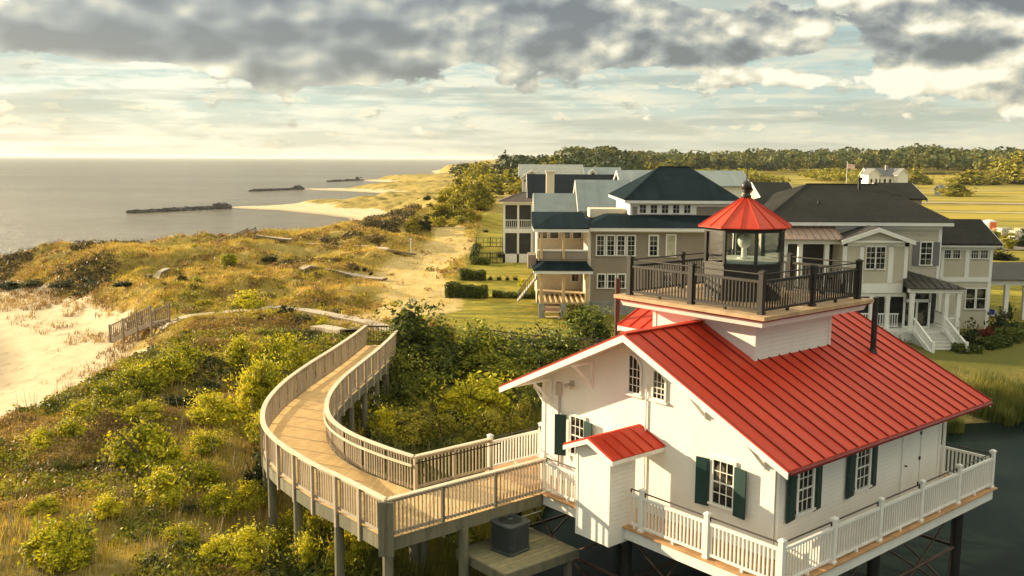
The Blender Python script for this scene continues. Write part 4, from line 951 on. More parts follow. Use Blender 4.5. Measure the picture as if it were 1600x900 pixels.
for x, y in ((2.06, 66.3), (3.62, 66.3), (5.25, 66.3)):
    m = MB(); m.box(x - .1, x + .1, y - .1, y + .1, 2.96, 4.95); m.build('porch_post', woodpost, gh)
for x, y in ((2.06, 66.75), (3.62, 66.75)):
    m = MB(); m.box(x - .09, x + .09, y - .09, y + .09, 5.92, 7.82); m.build('porch_post', woodpost, gh)
m = MB()
for i in range(9): m.box(1.95 + i * .38, 2.07 + i * .38, 66.2, 72.5, 2.82, 2.94)
for j in range(5): m.box(1.94, 5.3, 66.6 + j * .75, 66.72 + j * .75, 2.70, 2.82)
m.box(1.94, 5.34, 70.2, 72.5, 2.942, 2.99)
m.build('porch_floor', mat('pale_joist_wood', (.62, .48, .28), .75, var=.15), gh)
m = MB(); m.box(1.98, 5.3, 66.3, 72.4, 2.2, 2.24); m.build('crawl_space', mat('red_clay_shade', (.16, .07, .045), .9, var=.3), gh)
for i, x in enumerate((2.06, 3.62, 5.25)): m = MB(); m.box(x - .2, x + .2, 66.1, 66.5, 1.0, 2.82); m.build('pier', found, gh)
m = MB()
for i in range(4): m.box(2.35, 3.35, 65.9 - i * .3, 66.2 - i * .3, 2.55 - i * .3, 2.62 - i * .3)
m.build('steps', mat('pale_joist_wood'), gh)
m = MB(); m.beam((1.85, 71, 4.1), (.45, 71, 2.3), 1.5, .1); m.beam((1.85, 70.2, 4.9), (.45, 70.2, 3.1), .08, .08)
for i in range(9): x = 1.8 - i * .16; m.box(x - .025, x + .025, 70.18, 70.22, 4.1 - (1.85 - x) * 1.286, 4.9 - (1.85 - x) * 1.286)
m.build('side_stair', mat('translucent_wrap', (.30, .28, .24), .7), gh)
m = MB(); m.box(1.15, 1.75, 68.6, 70.6, 5.0, 6.0); m.build('side_bump', siding_g, gh)

# cream house, dark shingled hip roof
wh = house('cream_house', (25, 64, 1.0), 'cream clapboard house with charcoal shingle hip roof, white columns and front steps')
body(wh, 17.1, 28.9, 64, 77, .8, 8.62, siding_c, corner=.2)
hip(wh, 16.6, 29.5, 63.45, 77.6, 8.86, 11.2, 21.55, 26.6, 70, shing, fas=.24)
m = MB(); m.tube((25.0, 69, 10.7), (25.0, 69, 11.5), .12); m.tube((25.0, 69, 11.5), (25.0, 69, 11.7), .2); m.tube((21.3, 66.4, 9.6), (21.3, 66.4, 10.1), .1); m.build('roof_vent', black, wh)
for xa, xb in ((W(1188, 300, 80)[0], W(1248, 300, 80)[0]), (W(1385, 300, 80)[0], W(1447, 300, 80)[0])):
    z1 = W(1215, 308, 80)[1]; z2 = W(1215, 297, 80)[1]
    m = MB(); m.box(xa + .3, xb - .3, 80, 86, .8, z1); m.build('rear_wing', siding_c, wh); gable(wh, xa, xb, 79.6, 86.4, z1 - .05, z2 + .6, shing, name='rear_roof', wallm=siding_c)
m = MB(); m.box(21.65, 25.9, 62, 63.99, 4.3, 7.62); m.build('bay_wall', siding_c, wh)
m = MB(); [m.box(x0, x1, 61.96, 61.999, z0, z1) for x0, x1, z0, z1 in ((21.62, 21.9, 4.3, 7.6), (25.65, 25.93, 4.3, 7.6), (24.62, 24.95, 4.95, 7.4), (22.75, 23.0, 4.95, 7.4), (21.64, 25.91, 4.28, 4.9), (21.64, 25.91, 7.35, 7.6))]; m.box(25.902, 25.93, 61.96, 64, 4.3, 7.6); m.box(21.5, 26.05, 61.6, 63.9, 7.622, 7.74); m.build('bay_trim', white, wh)
gable(wh, 21.35, 26.15, 61.5, 64.6, 7.78, 8.62, darkm, axis='y', name='bay_roof', wallm=siding_c, inset=.25)
sash(wh, 'y', 23.45, 61.998, 5.88, .56, 1.42, 2, 4, 0, trim=.05); sash(wh, 'y', 24.1, 61.998, 5.88, .56, 1.42, 2, 4, 0, trim=.05)
# upper left porch and lower porch
m = MB(); m.box(17.3, 21.6, 63.93, 63.98, 4.9, 7.5); m.build('porch_opening_shade', screen_shade, wh)  # dark sheet painted as the shade inside the upper porch
cols(wh, (18.0, 19.0, 20.75), 62.6, 4.6, 7.6, .28); 
m = MB(); m.add([(17.2, 62.0, 7.78), (21.62, 62.0, 7.78), (21.62, 63.99, 8.5), (17.2, 63.99, 8.5), (17.2, 62.0, 7.72), (21.62, 62.0, 7.72), (21.62, 63.99, 7.72), (17.2, 63.99, 7.72)], [(0, 1, 2, 3), (7, 6, 5, 4), (0, 4, 5, 1), (1, 5, 6, 2), (3, 7, 4, 0)])
for i in range(11): m.beam((17.22 + i * .438, 62.0, 7.80), (17.22 + i * .438, 63.99, 8.52), .05, .06)
m.build('porch_roof', mat('pinkish_metal', (.30, .20, .15), .4, var=.1), wh)
m = MB(); m.box(17.25, 21.6, 62.3, 62.8, 7.45, 7.718); m.box(17.2, 25.9, 62.1, 63.98, 4.02, 4.28); m.build('porch_beam', white, wh)
m = MB(); m.box(17.3, 28.8, 63.95, 63.985, 1.95, 4.0); m.build('porch_shade_panel', screen_shade, wh)  # dark sheet painted as the shade behind the open lower porch
m = MB(); m.box(17.2, 28.9, 60.9, 63.99, 1.72, 1.9); m.box(17.2, 28.85, 60.92, 61.0, .8, 1.72); m.build('porch_floor', white, wh)
cols(wh, (18.0, 20.0, 22.2, 23.75, 24.8), 62.2, 1.9, 4.05, .26)
rail(wh, (18.0, 62.2), (25.6, 62.2), 1.9)
# entry porch with its pyramid roof, doors and steps
m = MB(); m.add([(25.4, 60.2, 4.83), (29.0, 60.2, 4.83), (29.4, 63.99, 4.83), (25.94, 63.99, 5.75), (25.4, 60.2, 4.77), (29.0, 60.2, 4.77), (29.4, 63.99, 4.77), (25.94, 63.99, 4.77)], [(0, 1, 3), (1, 2, 3), (0, 4, 5, 1), (1, 5, 6, 2), (7, 6, 5, 4), (3, 7, 4, 0)])
for i in range(1, 8): q = i / 8; a = Vector((25.4 + 3.6 * q, 60.2, 4.85)); b = Vector((25.4 + 3.6 * q + .1, 60.2 + 3.7 * (1 - q), 4.85 + .9 * (1 - q))); m.beam(a, b, .04, .05)
m.build('entry_roof', darkm, wh)
m = MB(); m.box(25.5, 28.9, 60.4, 60.75, 4.5, 4.765); m.box(28.6, 28.9, 60.75, 63.9, 4.5, 4.765); m.build('entry_beam', white, wh)
cols(wh, (25.75, 27.95, 28.72), 60.6, 1.9, 4.5, .25)
m = MB(); m.box(26.0, 27.7, 62.35, 62.45, 3.62, 3.82); m.box(25.95, 26.08, 62.35, 62.45, 1.9, 4.45); m.box(27.62, 27.76, 62.35, 62.45, 1.9, 4.45); m.box(26.79, 26.91, 62.34, 62.45, 1.9, 3.62); m.box(26.09, 27.61, 62.36, 62.44, 4.3, 4.45); m.box(26.09, 27.61, 62.36, 62.44, 1.9, 2.02); m.build('door_frame', white, wh)
for x0, x1 in ((26.09, 26.78), (26.92, 27.61)): m = MB(); m.box(x0 + .04, x1 - .04, 62.38, 62.42, 2.03, 3.6); m.build('glass_door', glass, wh)
m = MB(); m.box(26.1, 27.6, 62.38, 62.42, 3.83, 4.29); m.build('transom', glass, wh)
rail(wh, (28.05, 60.6), (28.6, 60.6), 1.9); rail(wh, (28.72, 60.7), (28.72, 63.9), 1.9)
m = MB()
for i in range(7): m.box(26.0, 27.85, 57.6 + i * .42, 61.0, .78 + i * .148, .78 + (i + 1) * .148)
m.build('steps', mat('step_paint', (.55, .54, .50), .6, var=.1), wh)
for x in (25.9, 27.95):
    m = MB(); m.beam((x, 57.5, 1.75), (x, 60.5, 2.85), .1, .1); m.beam((x, 57.5, 1.0), (x, 60.5, 2.05), .1, .3); m.box(x - .08, x + .08, 57.4, 57.56, .8, 1.9)
    for i in range(16): y = 57.6 + i * .18; z = 1.0 + (y - 57.5) * .36; m.box(x - .02, x + .02, y, y + .05, z, z + .8)
    m.build('step_railing', white, wh)
sash(wh, 'y', 27.92, 63.97, 5.95, .72, 1.5, 2, 4, 0, trim=.08)
for x in (27.25, 28.6): m = MB(); m.box(x - .22, x + .22, 63.93, 63.97, 5.9, 7.48); m.build('shutter', greysh, wh)
m = MB(); m.box(25.95, 26.15, 63.92, 63.97, 5.9, 7.48); m.build('shutter', greysh, wh)
m = MB(); m.box(27.3, 27.9, 63.96, 64.0, 7.95, 8.05); m.build('wall_vent', mat('beige_box'), wh)
# right block
body(wh, 29.9, 33.45, 66, 76, .8, 7.05, siding_c, corner=.2, name='side_block')
m = MB(); m.box(29.92, 33.43, 65.95, 65.999, 4.55, 4.85); m.box(31.55, 31.85, 65.95, 65.999, 4.86, 6.75); m.box(29.92, 33.43, 65.955, 65.999, 6.25 + .75, 7.04); m.build('band_trim', white, wh)
gable(wh, 29.1, 33.85, 65.5, 72.2, 7.25, 8.75, shing, name='side_roof', wallm=siding_c)
m = MB(); m.box(29.2, 33.8, 65.55, 65.62, 7.0, 7.2); m.build('side_fascia', white, wh)
for x in (30.28, 30.93, 32.2, 32.85): sash(wh, 'y', x, 65.998, 6.2, .48, .66, 3, 2, 0, trim=.05, midrail=False)
for x in (32.1, 32.85): sash(wh, 'y', x, 65.998, 2.65, .6, 1.4, 1, 2, 0, trim=.06)
m = MB(); m.box(34.8, 41.5, 69.8, 74, 4.08, 4.25); m.box(34.9, 41.5, 69.9, 70.1, 3.8, 4.08); m.build('pergola_beam', white, wh)
m = MB(); m.add([(34.6, 69.5, 4.26), (42, 69.5, 4.26), (42, 74, 5.1), (34.6, 74, 5.1), (34.6, 69.5, 4.2), (42, 69.5, 4.2), (42, 74, 4.2), (34.6, 74, 4.2)], [(0, 1, 2, 3), (0, 4, 5, 1), (7, 6, 5, 4), (3, 7, 4, 0)]); m.build('pergola_roof', darkm, wh)
cols(wh, (36.7, 38.1, 40.5), 70, 1.0, 3.85, .3)
m = MB(); m.box(33.5, 36, 72.5, 73, 1.0, 4.1); m.build('pergola_wall', screen_shade, wh)
SH[0] = None
bb = empty('patio_bench', (35.6, 70.6, 1.0), 0, 'low white bench with bright blue cushion under the pergola roof', 'bench')
m = MB(); m.box(-1, 1.0, -.3, .3, .42, .5); [m.box(x, x + .08, -.28, .28, 0, .42) for x in (-.9, .82)]; m.box(-1, 1, .26, .34, .5, .8); m.build('frame', white, bb)
m = MB(); m.box(-.8, .5, -.28, .24, .502, .9); m.build('cushion', mat('blue_fabric', (.02, .04, .22), .8), bb, .04)

# screened-porch house and the houses further up the beach
hb = house('porch_house', (0, 102, 1.9), 'pale house with two-storey screened corner porch, dark navy metal roof and cream chimney', 'house')
body(hb, 2.2, 12, 103, 114, 1.5, 8.9, siding_g, corner=.2)
gable(hb, 1.6, 12.5, 102.4, 114.6, 8.8, 11.2, mat('near_black_navy', fn=seamfn(0, .5, (.008, .013, .02), (.012, .018, .026)), rough=.6, spec=.05), wallm=siding_g)
m = MB(); m.box(3.6, 4.45, 101.9, 103.2, 2, 11.5); m.box(3.5, 4.55, 101.8, 103.3, 11.5, 11.65); m.build('chimney', creamp, hb)
m = MB(); m.box(-.8, 2.15, 102.2, 105, 1.5, 8.25); m.build('porch_interior', screen_shade, hb)
m = MB()
for x in (-.87, .62, 2.1): m.box(x - .11, x + .11, 102.0, 102.2, 1.5, 8.3)
m.box(-.98, 2.21, 102.0, 102.2, 1.5, 2.75); m.box(-.98, 2.21, 102.01, 102.19, 5.0, 5.5); m.box(-.98, 2.21, 102.01, 102.19, 8.0, 8.3); m.box(-.98, -.86, 102.2, 105, 1.5, 2.8); m.box(-.98, -.86, 102.2, 105, 5, 5.5); m.box(-.98, -.86, 102.2, 105, 8, 8.3); m.box(-.98, -.82, 103.4, 103.6, 1.5, 8.3); m.box(-.98, -.82, 104.8, 105, 1.5, 8.3)
m.build('porch_frame', white, hb); rail(hb, (-.8, 102.05), (2.1, 102.05), 5.5, .9, sp=.2)
hip(hb, -1.5, 3.2, 101.5, 106, 8.42, 9.3, .9, 3.0, 104, mat('brown_shingle', fn=shinglefn((.08, .06, .05), (.13, .10, .08)), rough=.9), name='porch_roof', fas=.1)
hc = house('green_roof_house', (6, 85, 1.7), 'cream house under pale green standing-seam roofs, directly behind the taupe house')
body(hc, 2.3, 10.2, 85.3, 93, 1.5, 7.4, siding_g, corner=.2); sash(hc, 'y', 2.75, 85.27, 3.9, .5, .8, 1, 1, 0)
gable(hc, 1.95, 6.1, 84.7, 93, 7.35, 9.75, pale, name='lower_roof', wallm=white); gable(hc, 5.85, 11.0, 84.6, 94, 8.35, 11.0, pale, name='upper_roof', wallm=white)
body(hc, 6.1, 10.6, 85.2, 93.5, 7, 8.4, white, corner=0, name='upper_wall')
hd = house('gabled_house', (6, 150, 2.0), 'whitish far house with grey metal roof and small front gable left of the far rooflines')
body(hd, 1.6, 10.8, 150, 158, 1.5, 10.3, mat('blush_wall', (.55, .46, .40), .7), corner=.2); gable(hd, 1.0, 11.2, 149.5, 158.5, 10.3, 12.05, mat('weathered_metal', (.30, .31, .27), .5, var=.25, vs=2), wallm=white)
body(hd, 1.5, 4.5, 148, 150, 1.5, 10.2, mat('blush_wall'), corner=.15, name='front_gable'); gable(hd, 1.2, 4.8, 147.6, 151, 10.15, 11.3, mat('weathered_metal'), axis='y', name='gable_roof', wallm=mat('blush_wall'))
for x in (1.95, 4.05): sash(hd, 'y', x, 147.97, 9.3, .3, .5, 1, 1, 0, trim=.1)
sash(hd, 'y', 1.95, 147.97, 6.2, .5, .3, 1, 1, 0, trim=.05, fmat=mat('blush_wall'))
he = house('dormer_house', (14, 160, 2.0), 'far grey-roofed house with one white dormer between the navy roof and the woods')
body(he, 11.6, 17, 160, 168, 1.5, 9.7, white, corner=0); gable(he, 11.2, 18.4, 159.5, 168.5, 9.75, 11.55, pale, wallm=white); gable(he, 12.7, 14.1, 159.8, 163, 10.75, 11.3, pale, axis='y', name='dormer_roof', wallm=white); body(he, 12.8, 14.0, 160, 163, 9.8, 10.8, white, corner=0, name='dormer'); sash(he, 'y', 13.4, 159.97, 9.95, .5, .7, 1, 1, 0, trim=.08)
hh = house('pale_roof_house', (18, 100, 1.7), 'long pale metal roofed house showing on both sides of the tall teal hip roof')
body(hh, 11.8, 24.6, 100.5, 108, 1.5, 10.2, white, corner=.2); gable(hh, 11.3, 25.0, 100, 108.5, 10.2, 11.75, pale, wallm=white)
hf = house('farm_house', (132, 340, 1.2), 'small white farmhouse with grey roof standing alone before the woods')
body(hf, 127.0, 139.8, 342, 350, .5, 7.6, white, corner=0); gable(hf, 126.6, 140.2, 341.5, 350.5, 7.6, 10.4, mat('slate_roof', (.16, .16, .17), .8), wallm=white)
body(hf, 125.5, 129.4, 338, 344, .5, 8.2, white, corner=0, name='front_wing'); gable(hf, 125.1, 129.8, 337.6, 345, 8.1, 10.2, mat('slate_roof'), axis='y', name='wing_roof', wallm=white)
gable(hf, 135.6, 139.9, 337.6, 345, 8.1, 10.3, mat('slate_roof'), axis='y', name='wing_roof', wallm=white); body(hf, 136.0, 139.5, 338, 344, .5, 8.2, white, corner=0, name='front_wing')
for x in (131, 132.9, 134.8): sash(hf, 'y', x, 341.96, 5.0, .8, 1.5, 1, 1, 0, trim=.15)
for z in (5.2, 2.2):
    for x in (126.6, 128.3): sash(hf, 'y', x, 337.96, z, .7, 1.4, 1, 1, 0, trim=.1)
sash(hf, 'y', 137.7, 337.96, 3.4, 2.0, .5, 1, 1, 0, trim=.1)
m = MB(); m.box(133.8, 134.6, 344, 345, 9.5, 11.4); m.build('chimney', found, hf)
hg = house('field_shed', (152, 330, 1.0), 'small whitish shed with dark roof alone on the right field')
body(hg, 148.3, 156.8, 330, 336, .4, 3.2, mat('grey_white_board', (.42, .43, .40), .8), corner=0); gable(hg, 147.9, 153.0, 329.6, 336.4, 3.1, 4.7, mat('slate_roof'), wallm=mat('grey_white_board')); gable(hg, 153.0, 157.2, 329.6, 336.4, 3.1, 3.7, mat('grey_white_board'), name='lean_to')
SH[0] = None
fl = empty('flagpole', (104.6, 300, 1.2), 0, 'tall white pole flying a small red and white flag before the woods', 'flagpole')
m = MB(); m.tube((0, 0, 0), (0, 0, 11.2), .14, .08, n=8); m.lathe(0, 0, [(.05, 11.2), (.16, 11.3), (.05, 11.45)], 8); m.build('pole', white, fl)
m = MB(); n = 8
for i in range(n):
    y = lambda k: .25 * math.sin(k * .9)
    x0, x1 = .1 + i * .3, .1 + (i + 1) * .3; m.add([(x0, y(i), 9.3 - i * .06), (x1, y(i + 1), 9.24 - i * .06), (x1, y(i + 1), 10.8 - i * .06), (x0, y(i), 10.86 - i * .06)], [(0, 1, 2, 3)])
def flagfn(n, b, P, o):
    z = n.n('ShaderNodeSeparateXYZ', i_0=P).outputs[2]; n.put(b.inputs['Base Color'], n.mix(n.m('LESS_THAN', n.m('FRACT', n.m('DIVIDE', z, .42)), .5), (.85, .8, .75), (.6, .2, .17)))
m.build('flag', mat('flag_cloth', fn=flagfn, rough=.8), fl)

# building materials beside the road
def pallet_box(name, label, cat, x, y, w_, d_, h_, mt, rz=0.2):
    e = empty(name, (x, y, hz(x, y)), rz, label, cat); m = MB(); m.box(-w_ / 2, w_ / 2, -d_ / 2, d_ / 2, .18, h_); m.build('wrapped_load', mt, e, .06)
    m = MB(); [m.box(-w_ / 2, w_ / 2, q - .06, q + .06, 0, .17) for q in (-d_ / 2 + .08, 0, d_ / 2 - .08)]; m.build('pallet', oldw, e)
P1 = GT(1545, 362); e = empty('water_tank', P1, 0, 'round orange and white tank beside the stacked materials', 'tank'); m = MB(); m.lathe(0, 0, [(1.0, 0), (1.05, .1), (1.05, 1.5), (.9, 1.8), (.3, 1.95)], 18); m.build('shell', white, e); m = MB(); m.poly([(1.07 * math.cos(t), 1.07 * math.sin(t), .5) for t in np.linspace(-1.9, -.4, 9)] + [(1.04 * math.cos(t), 1.04 * math.sin(t), .5) for t in np.linspace(-.4, -1.9, 9)], (0, 0, 1.1)); m.build('orange_panel', mat('orange_plastic', (.75, .16, .03), .6), e)
for i, (px_, py_, w_, h_, mt_, lb) in enumerate([(1568, 368, 1.7, 1.2, mat('grey_wrap', (.42, .40, .36), .6), 'grey wrapped pallet load nearest the orange tank'), (1588, 376, 1.7, 1.5, mat('white_wrap', (.55, .54, .5), .6), 'pale wrapped pallet load in front of the others'), (1560, 364, 1.5, .8, mat('brick_red', (.30, .14, .09), .8), 'low reddish brick pallet half behind the grey load'), (1598, 366, 2.2, 1.0, mat('tan_sand_pile', (.45, .33, .2), .9), 'low tan pallet load at the picture edge')]):
    q = GT(px_, py_); pallet_box('material_pallet', lb, 'pallet', q[0], q[1], w_, 1.4, h_, mt_)
# roads
def strip(name, P, w_, z, mt, dz=.035):
    m = MB(); Q, L = resample(smooth_pts(P), 80); V_ = []
    for i, (x, y) in enumerate(Q):
        k = min(i, len(Q) - 2); d = Vector((Q[k + 1][0] - Q[k][0], Q[k + 1][1] - Q[k][1], 0)).normalized(); nn = Vector((-d.y, d.x, 0)) * w_ / 2
        for s in (-1, 1): a = Vector((x, y, 0)) + nn * s; V_.append((a.x, a.y, max(hz(a.x, a.y), hz(x, y)) + dz))
    m.add(V_, [(2 * i, 2 * i + 2, 2 * i + 3, 2 * i + 1) for i in range(len(Q) - 1)]); o = m.build(name, mt); tag(o, kind='structure'); return o
roadm = mat('pale_concrete', (.36, .28, .23), .85, var=.15, vs=.3)
strip('road', [(55, 128), (66, 131), (80, 132), (110, 126), (140, 118)], 9, 1, roadm, .06)
strip('far_road', [(60, 262), (120, 258), (200, 250), (300, 240)], 6, 1, roadm, .10)
strip('patio_path', [(35.5, 66.5), (38, 65.5), (42, 66), (48, 66)], 2.6, 1, roadm, .05)

# ------------------------------------------------------------------ beach structures
def walkway(name, label, P, w_, z=None, group=None, post=True, lift=.25):
    Q, L = resample(P, max(2, int(resample(P, 300)[1] / .6)))
    c = P[len(P) // 2]; base = (c[0], c[1], hz(*c)); e = empty(name, base, 0, label, 'walkway', group)
    zs = [max(hz(x, y), 0) + lift for x, y in Q]
    for _ in range(60 if len(P) > 6 else 8): zs = [zs[0]] + [(zs[i - 1] + zs[i] * 2 + zs[i + 1]) / 4 for i in range(1, len(zs) - 1)] + [zs[-1]]
    zs = [max(z_, hz(*q_) + .12) for z_, q_ in zip(zs, Q)]
    m = MB()
    for i in range(len(Q) - 1): m.beam((*Q[i], zs[i]), (*Q[i + 1], zs[i + 1]), w_, .07)
    m.build('walking_boards', oldw, e, shift=base)
    for s in (-1, 1):
        m = MB()
        for i in range(len(Q) - 1):
            d = Vector((Q[i + 1][0] - Q[i][0], Q[i + 1][1] - Q[i][1], 0)).normalized(); nn = Vector((-d.y, d.x, 0)) * (w_ / 2 + .03) * s
            m.beam(Vector((*Q[i], zs[i] - .08)) + nn, Vector((*Q[i + 1], zs[i + 1] - .08)) + nn, .05, .2)
        m.build('side_beam', brownw, e, shift=base)
    if post:
        for i in range(0, len(Q), 5):
            x, y = Q[i]; m = MB(); m.box(x - .07, x + .07, y - .07, y + .07, hz(x, y) - .4, zs[i] - .04); m.build('post', oldw, e, shift=base)
    return e, Q, zs
pw1 = [tuple(q) for q in PW1]
walkway('dune_walkway', 'long low grey plank walkway across the dunes from boardwalk gate to beach stairs', pw1, .95, lift=.16)
st0 = Vector((-22.7, 60.6, max(hz(-22.7, 60.6) + .2, 2.45))); st1 = Vector((-26.5, 63.2, 0)); st1.z = hz(st1.x, st1.y) + .1
e = empty('beach_stairs', tuple(st1), 0, 'weathered wooden stairs with slatted side rails dropping from the walkway to the near beach', 'stairs')
def stairs_rail(e, a, b, w_=1.3):
    L = (b - a).length; d = (b - a); dh = Vector((d.x, d.y, 0)).normalized(); nn = Vector((-dh.y, dh.x, 0)); n = 9; up = Vector((0, 0, 1)); m = MB()
    for i in range(n): q = a.lerp(b, (i + .5) / n); m.beam(q - nn * w_ / 2, q + nn * w_ / 2, .3, .05)
    m.build('treads', brownw, e, shift=tuple(e.location))
    for s in (-1, 1):
        m = MB(); o_ = nn * s * (w_ / 2 + .03); m.beam(a + o_ - up * .1, b + o_ - up * .1, .05, .28); m.beam(a + o_ + up * .95, b + o_ + up * .95, .08, .08); m.beam(a + o_ + up * .2, b + o_ + up * .2, .04, .07)
        for i in range(22): q = a.lerp(b, i / 21) + o_; m.beam(q + up * .1, q + up * .95, .06, .04, up=tuple(dh))
        m.build('side_rail', brownw, e, shift=tuple(e.location))
        for i in range(4): q = a.lerp(b, i / 3) + o_; m = MB(); m.beam(q - up * 1.2, q + up * 1.05, .1, .1, up=tuple(dh)); m.build('post', brownw, e, shift=tuple(e.location))
stairs_rail(e, st0, st1)
def gpts(L): return [GT(x, y)[:2] for x, y in L]
A = gpts([(400, 373), (430, 378), (455, 379)]); walkway('dune_walkway', 'short plank walkway on the dune crest beside the sloping stair rail', A, 1.2, lift=.3)
e = empty('crest_stair_rail', (*GT(392, 374)[:2], hz(*GT(392, 374)[:2])), 0, 'sloping wooden stair rail poking above the dune crest against the sea', 'stairs')
a = Vector((GT(394, 375)[0], GT(394, 375)[1], hz(*GT(394, 375)[:2]) + .2)); stairs_rail(e, a, a + Vector((-4.0, 1.6, -1.6)))
walkway('dune_walkway', 'far stepped plank walkway running inland towards the sand track', gpts([(485, 385), (555, 386), (575, 388), (600, 392), (645, 400)]), 1.3, lift=.3)
walkway('dune_walkway', 'half-buried middle plank walkway broken by grass below the round dark bushes', gpts([(470, 424), (520, 426), (545, 432), (600, 439)]), 1.2, lift=.2)
walkway('dune_walkway', 'short pale plank walkway left of the boardwalk gate', gpts([(497, 526), (520, 528), (545, 531)]), .9, lift=.6)
e, Q_, z_ = walkway('dune_walkway', 'narrow half-hidden plank walkway climbing the far ridge at the left', gpts([(232, 436), (248, 431), (262, 425)]), .5, lift=.3)
q = GT(642, 398); e = empty('marker_post', q, 0, 'thin white post beside the far walkway end', 'post'); m = MB(); m.box(-.06, .06, -.06, .06, -.2, 1.7); m.box(-.1, .1, -.1, .1, 1.7, 1.78); m.build('shaft', white, e)

# rock groins
def groin(a, b, label, w_=2.2, h_=.55, n=120):
    a = Vector((*a, 0)); b = Vector((*b, 0)); e = empty('rock_groin', tuple((a + b) / 2), 0, label, 'groin'); c = (a + b) / 2
    d = (b - a).normalized(); nn = Vector((-d.y, d.x, 0)); m = MB(); r_ = random.Random(int(a.y))
    for i in range(n):
        t = r_.random(); o_ = r_.uniform(-1, 1); hgt = h_ * (1 - abs(o_) ** 1.6) * (1 + (1.5 if t > .86 else 0)); p = a.lerp(b, t) + nn * o_ * w_ / 2 * (1.6 if t > .86 else 1) - c; p.z = hgt * r_.uniform(.3, .9)
        s = r_.uniform(.35, .8); V_ = []
        for sx_ in (-1, 1):
            for sy_ in (-1, 1):
                for sz_ in (-1, 1): V_.append((p.x + s * sx_ * r_.uniform(.5, 1), p.y + s * sy_ * r_.uniform(.5, 1), p.z + s * .7 * sz_ * r_.uniform(.5, 1)))
        m.add(V_, [(0, 1, 3, 2), (4, 6, 7, 5), (0, 4, 5, 1), (2, 3, 7, 6), (0, 2, 6, 4), (1, 5, 7, 3)])
    m.build('rocks', rock, e)
groin(G(205, 333)[:2], G(357, 325)[:2], 'nearest of the three dark rock groins, with a rock heap at its landward end', n=420)
groin(G(393, 299)[:2], G(470, 296)[:2], 'middle dark rock groin reaching into the bay', 2.6, .7, n=260)
groin(G(514, 284)[:2], G(563, 282)[:2], 'farthest and shortest rock groin', 3, .9, n=160)
# garden fence and lattice fence
def fence(name, label, P, h, mt, sp, rails=(.15, .9), slat=.03, mesh=False):
    c = P[0]; base = (c[0], c[1], hz(*c)); e = empty(name, base, 0, label, 'fence'); m = MB()
    for a, b in zip(P[:-1], P[1:]):
        L = math.dist(a, b); n = max(1, int(L / sp)); za, zb = hz(*a), hz(*b)
        for r_ in rails: m.beam((*a, za + h * r_), (*b, zb + h * r_), slat * 1.3, slat * 1.3)
        for i in range(n): t = (i + .5) / n; x, y = a[0] + (b[0] - a[0]) * t, a[1] + (b[1] - a[1]) * t; z = za + (zb - za) * t; m.box(x - slat / 2, x + slat / 2, y - slat / 2, y + slat / 2, z + .05, z + h * .97)
    m.build('pickets', mt, e, shift=base)
    for a in P:
        m = MB(); z = hz(*a); m.box(a[0] - .06, a[0] + .06, a[1] - .06, a[1] + .06, z - .2, z + h * 1.05); m.build('post', mt, e, shift=base)
g4 = gpts([(740, 411), (744, 386), (766, 386), (785, 386), (786, 411), (766, 412)]); fence('garden_fence', 'thin black metal fence enclosing a hedge plot beside the screened porch', g4 + [g4[0]], 1.15, black, .5, rails=(.05, .5, .95), slat=.05)
fb = [(-2.5, 55.0), (0, 54.9), (2.5, 54.8), (5, 54.6), (7.5, 54.4), (10, 54.2)]
fence('lattice_fence', 'dark wooden picket fence half hidden behind the tall bushes', fb, 1.25, mat('dark_stained_wood'), .22, rails=(.1, .3, .5, .7, .93), slat=.05)
# ------------------------------------------------------------------ vegetation
def leafmat(name, cols_, trans=.35, tcol=None, patch=.35, pscale=.25):
    m = bpy.data.materials.new(name); m.use_nodes = True; n = NT(m.node_tree); MATS[name] = m
    o = n.n('ShaderNodeOutputMaterial'); gi = n.n('ShaderNodeNewGeometry'); oi = n.n('ShaderNodeObjectInfo'); r = gi.outputs['Random Per Island']
    pn = n.noise(gi.outputs['Position'], pscale, 3, .6)
    f = n.m('ADD', n.m('MULTIPLY', r, 1 - patch), n.m('MULTIPLY', n.ss(n.m('ADD', pn, n.m('MULTIPLY', n.m('SUBTRACT', oi.outputs['Random'], .5), .15)), .35, .65), patch), clamp=True)
    k = len(cols_); c = n.ramp(f, [(i / (k - 1), q) for i, q in enumerate(cols_)])
    d = n.n('ShaderNodeBsdfPrincipled'); n.put(d.inputs['Base Color'], c); d.inputs['Roughness'].default_value = .6; d.inputs['Specular IOR Level'].default_value = .25
    t = n.n('ShaderNodeBsdfTranslucent'); n.put(t.inputs[0], n.mix(1.0, c, tcol or (1.6, 1.35, .5), 'MULTIPLY'))
    mx = n.n('ShaderNodeMixShader'); mx.inputs[0].default_value = trans * .62; n.put(mx.inputs[1], d); n.put(mx.inputs[2], t); n.put(o.inputs[0], mx); return m
L_gold = leafmat('golden_leaf', [(.05, .065, .008), (.24, .26, .012), (.58, .53, .022), (.76, .68, .04)], .38)
L_green = leafmat('dark_green_leaf', [(.018, .034, .010), (.06, .085, .014), (.20, .23, .022), (.50, .46, .035)], .28)
L_mid = leafmat('olive_leaf', [(.08, .10, .014), (.19, .19, .02), (.36, .32, .03), (.50, .42, .05)], .35)
L_dark = leafmat('deep_green_leaf', [(.018, .032, .010), (.035, .052, .013), (.075, .09, .018)], .2)
L_hedge = leafmat('hedge_leaf', [(.035, .055, .012), (.08, .11, .018), (.16, .17, .025)], .2)
L_red = leafmat('red_blossom', [(.10, .012, .012), (.28, .02, .03), (.10, .08, .02), (.4, .05, .06)], .2)
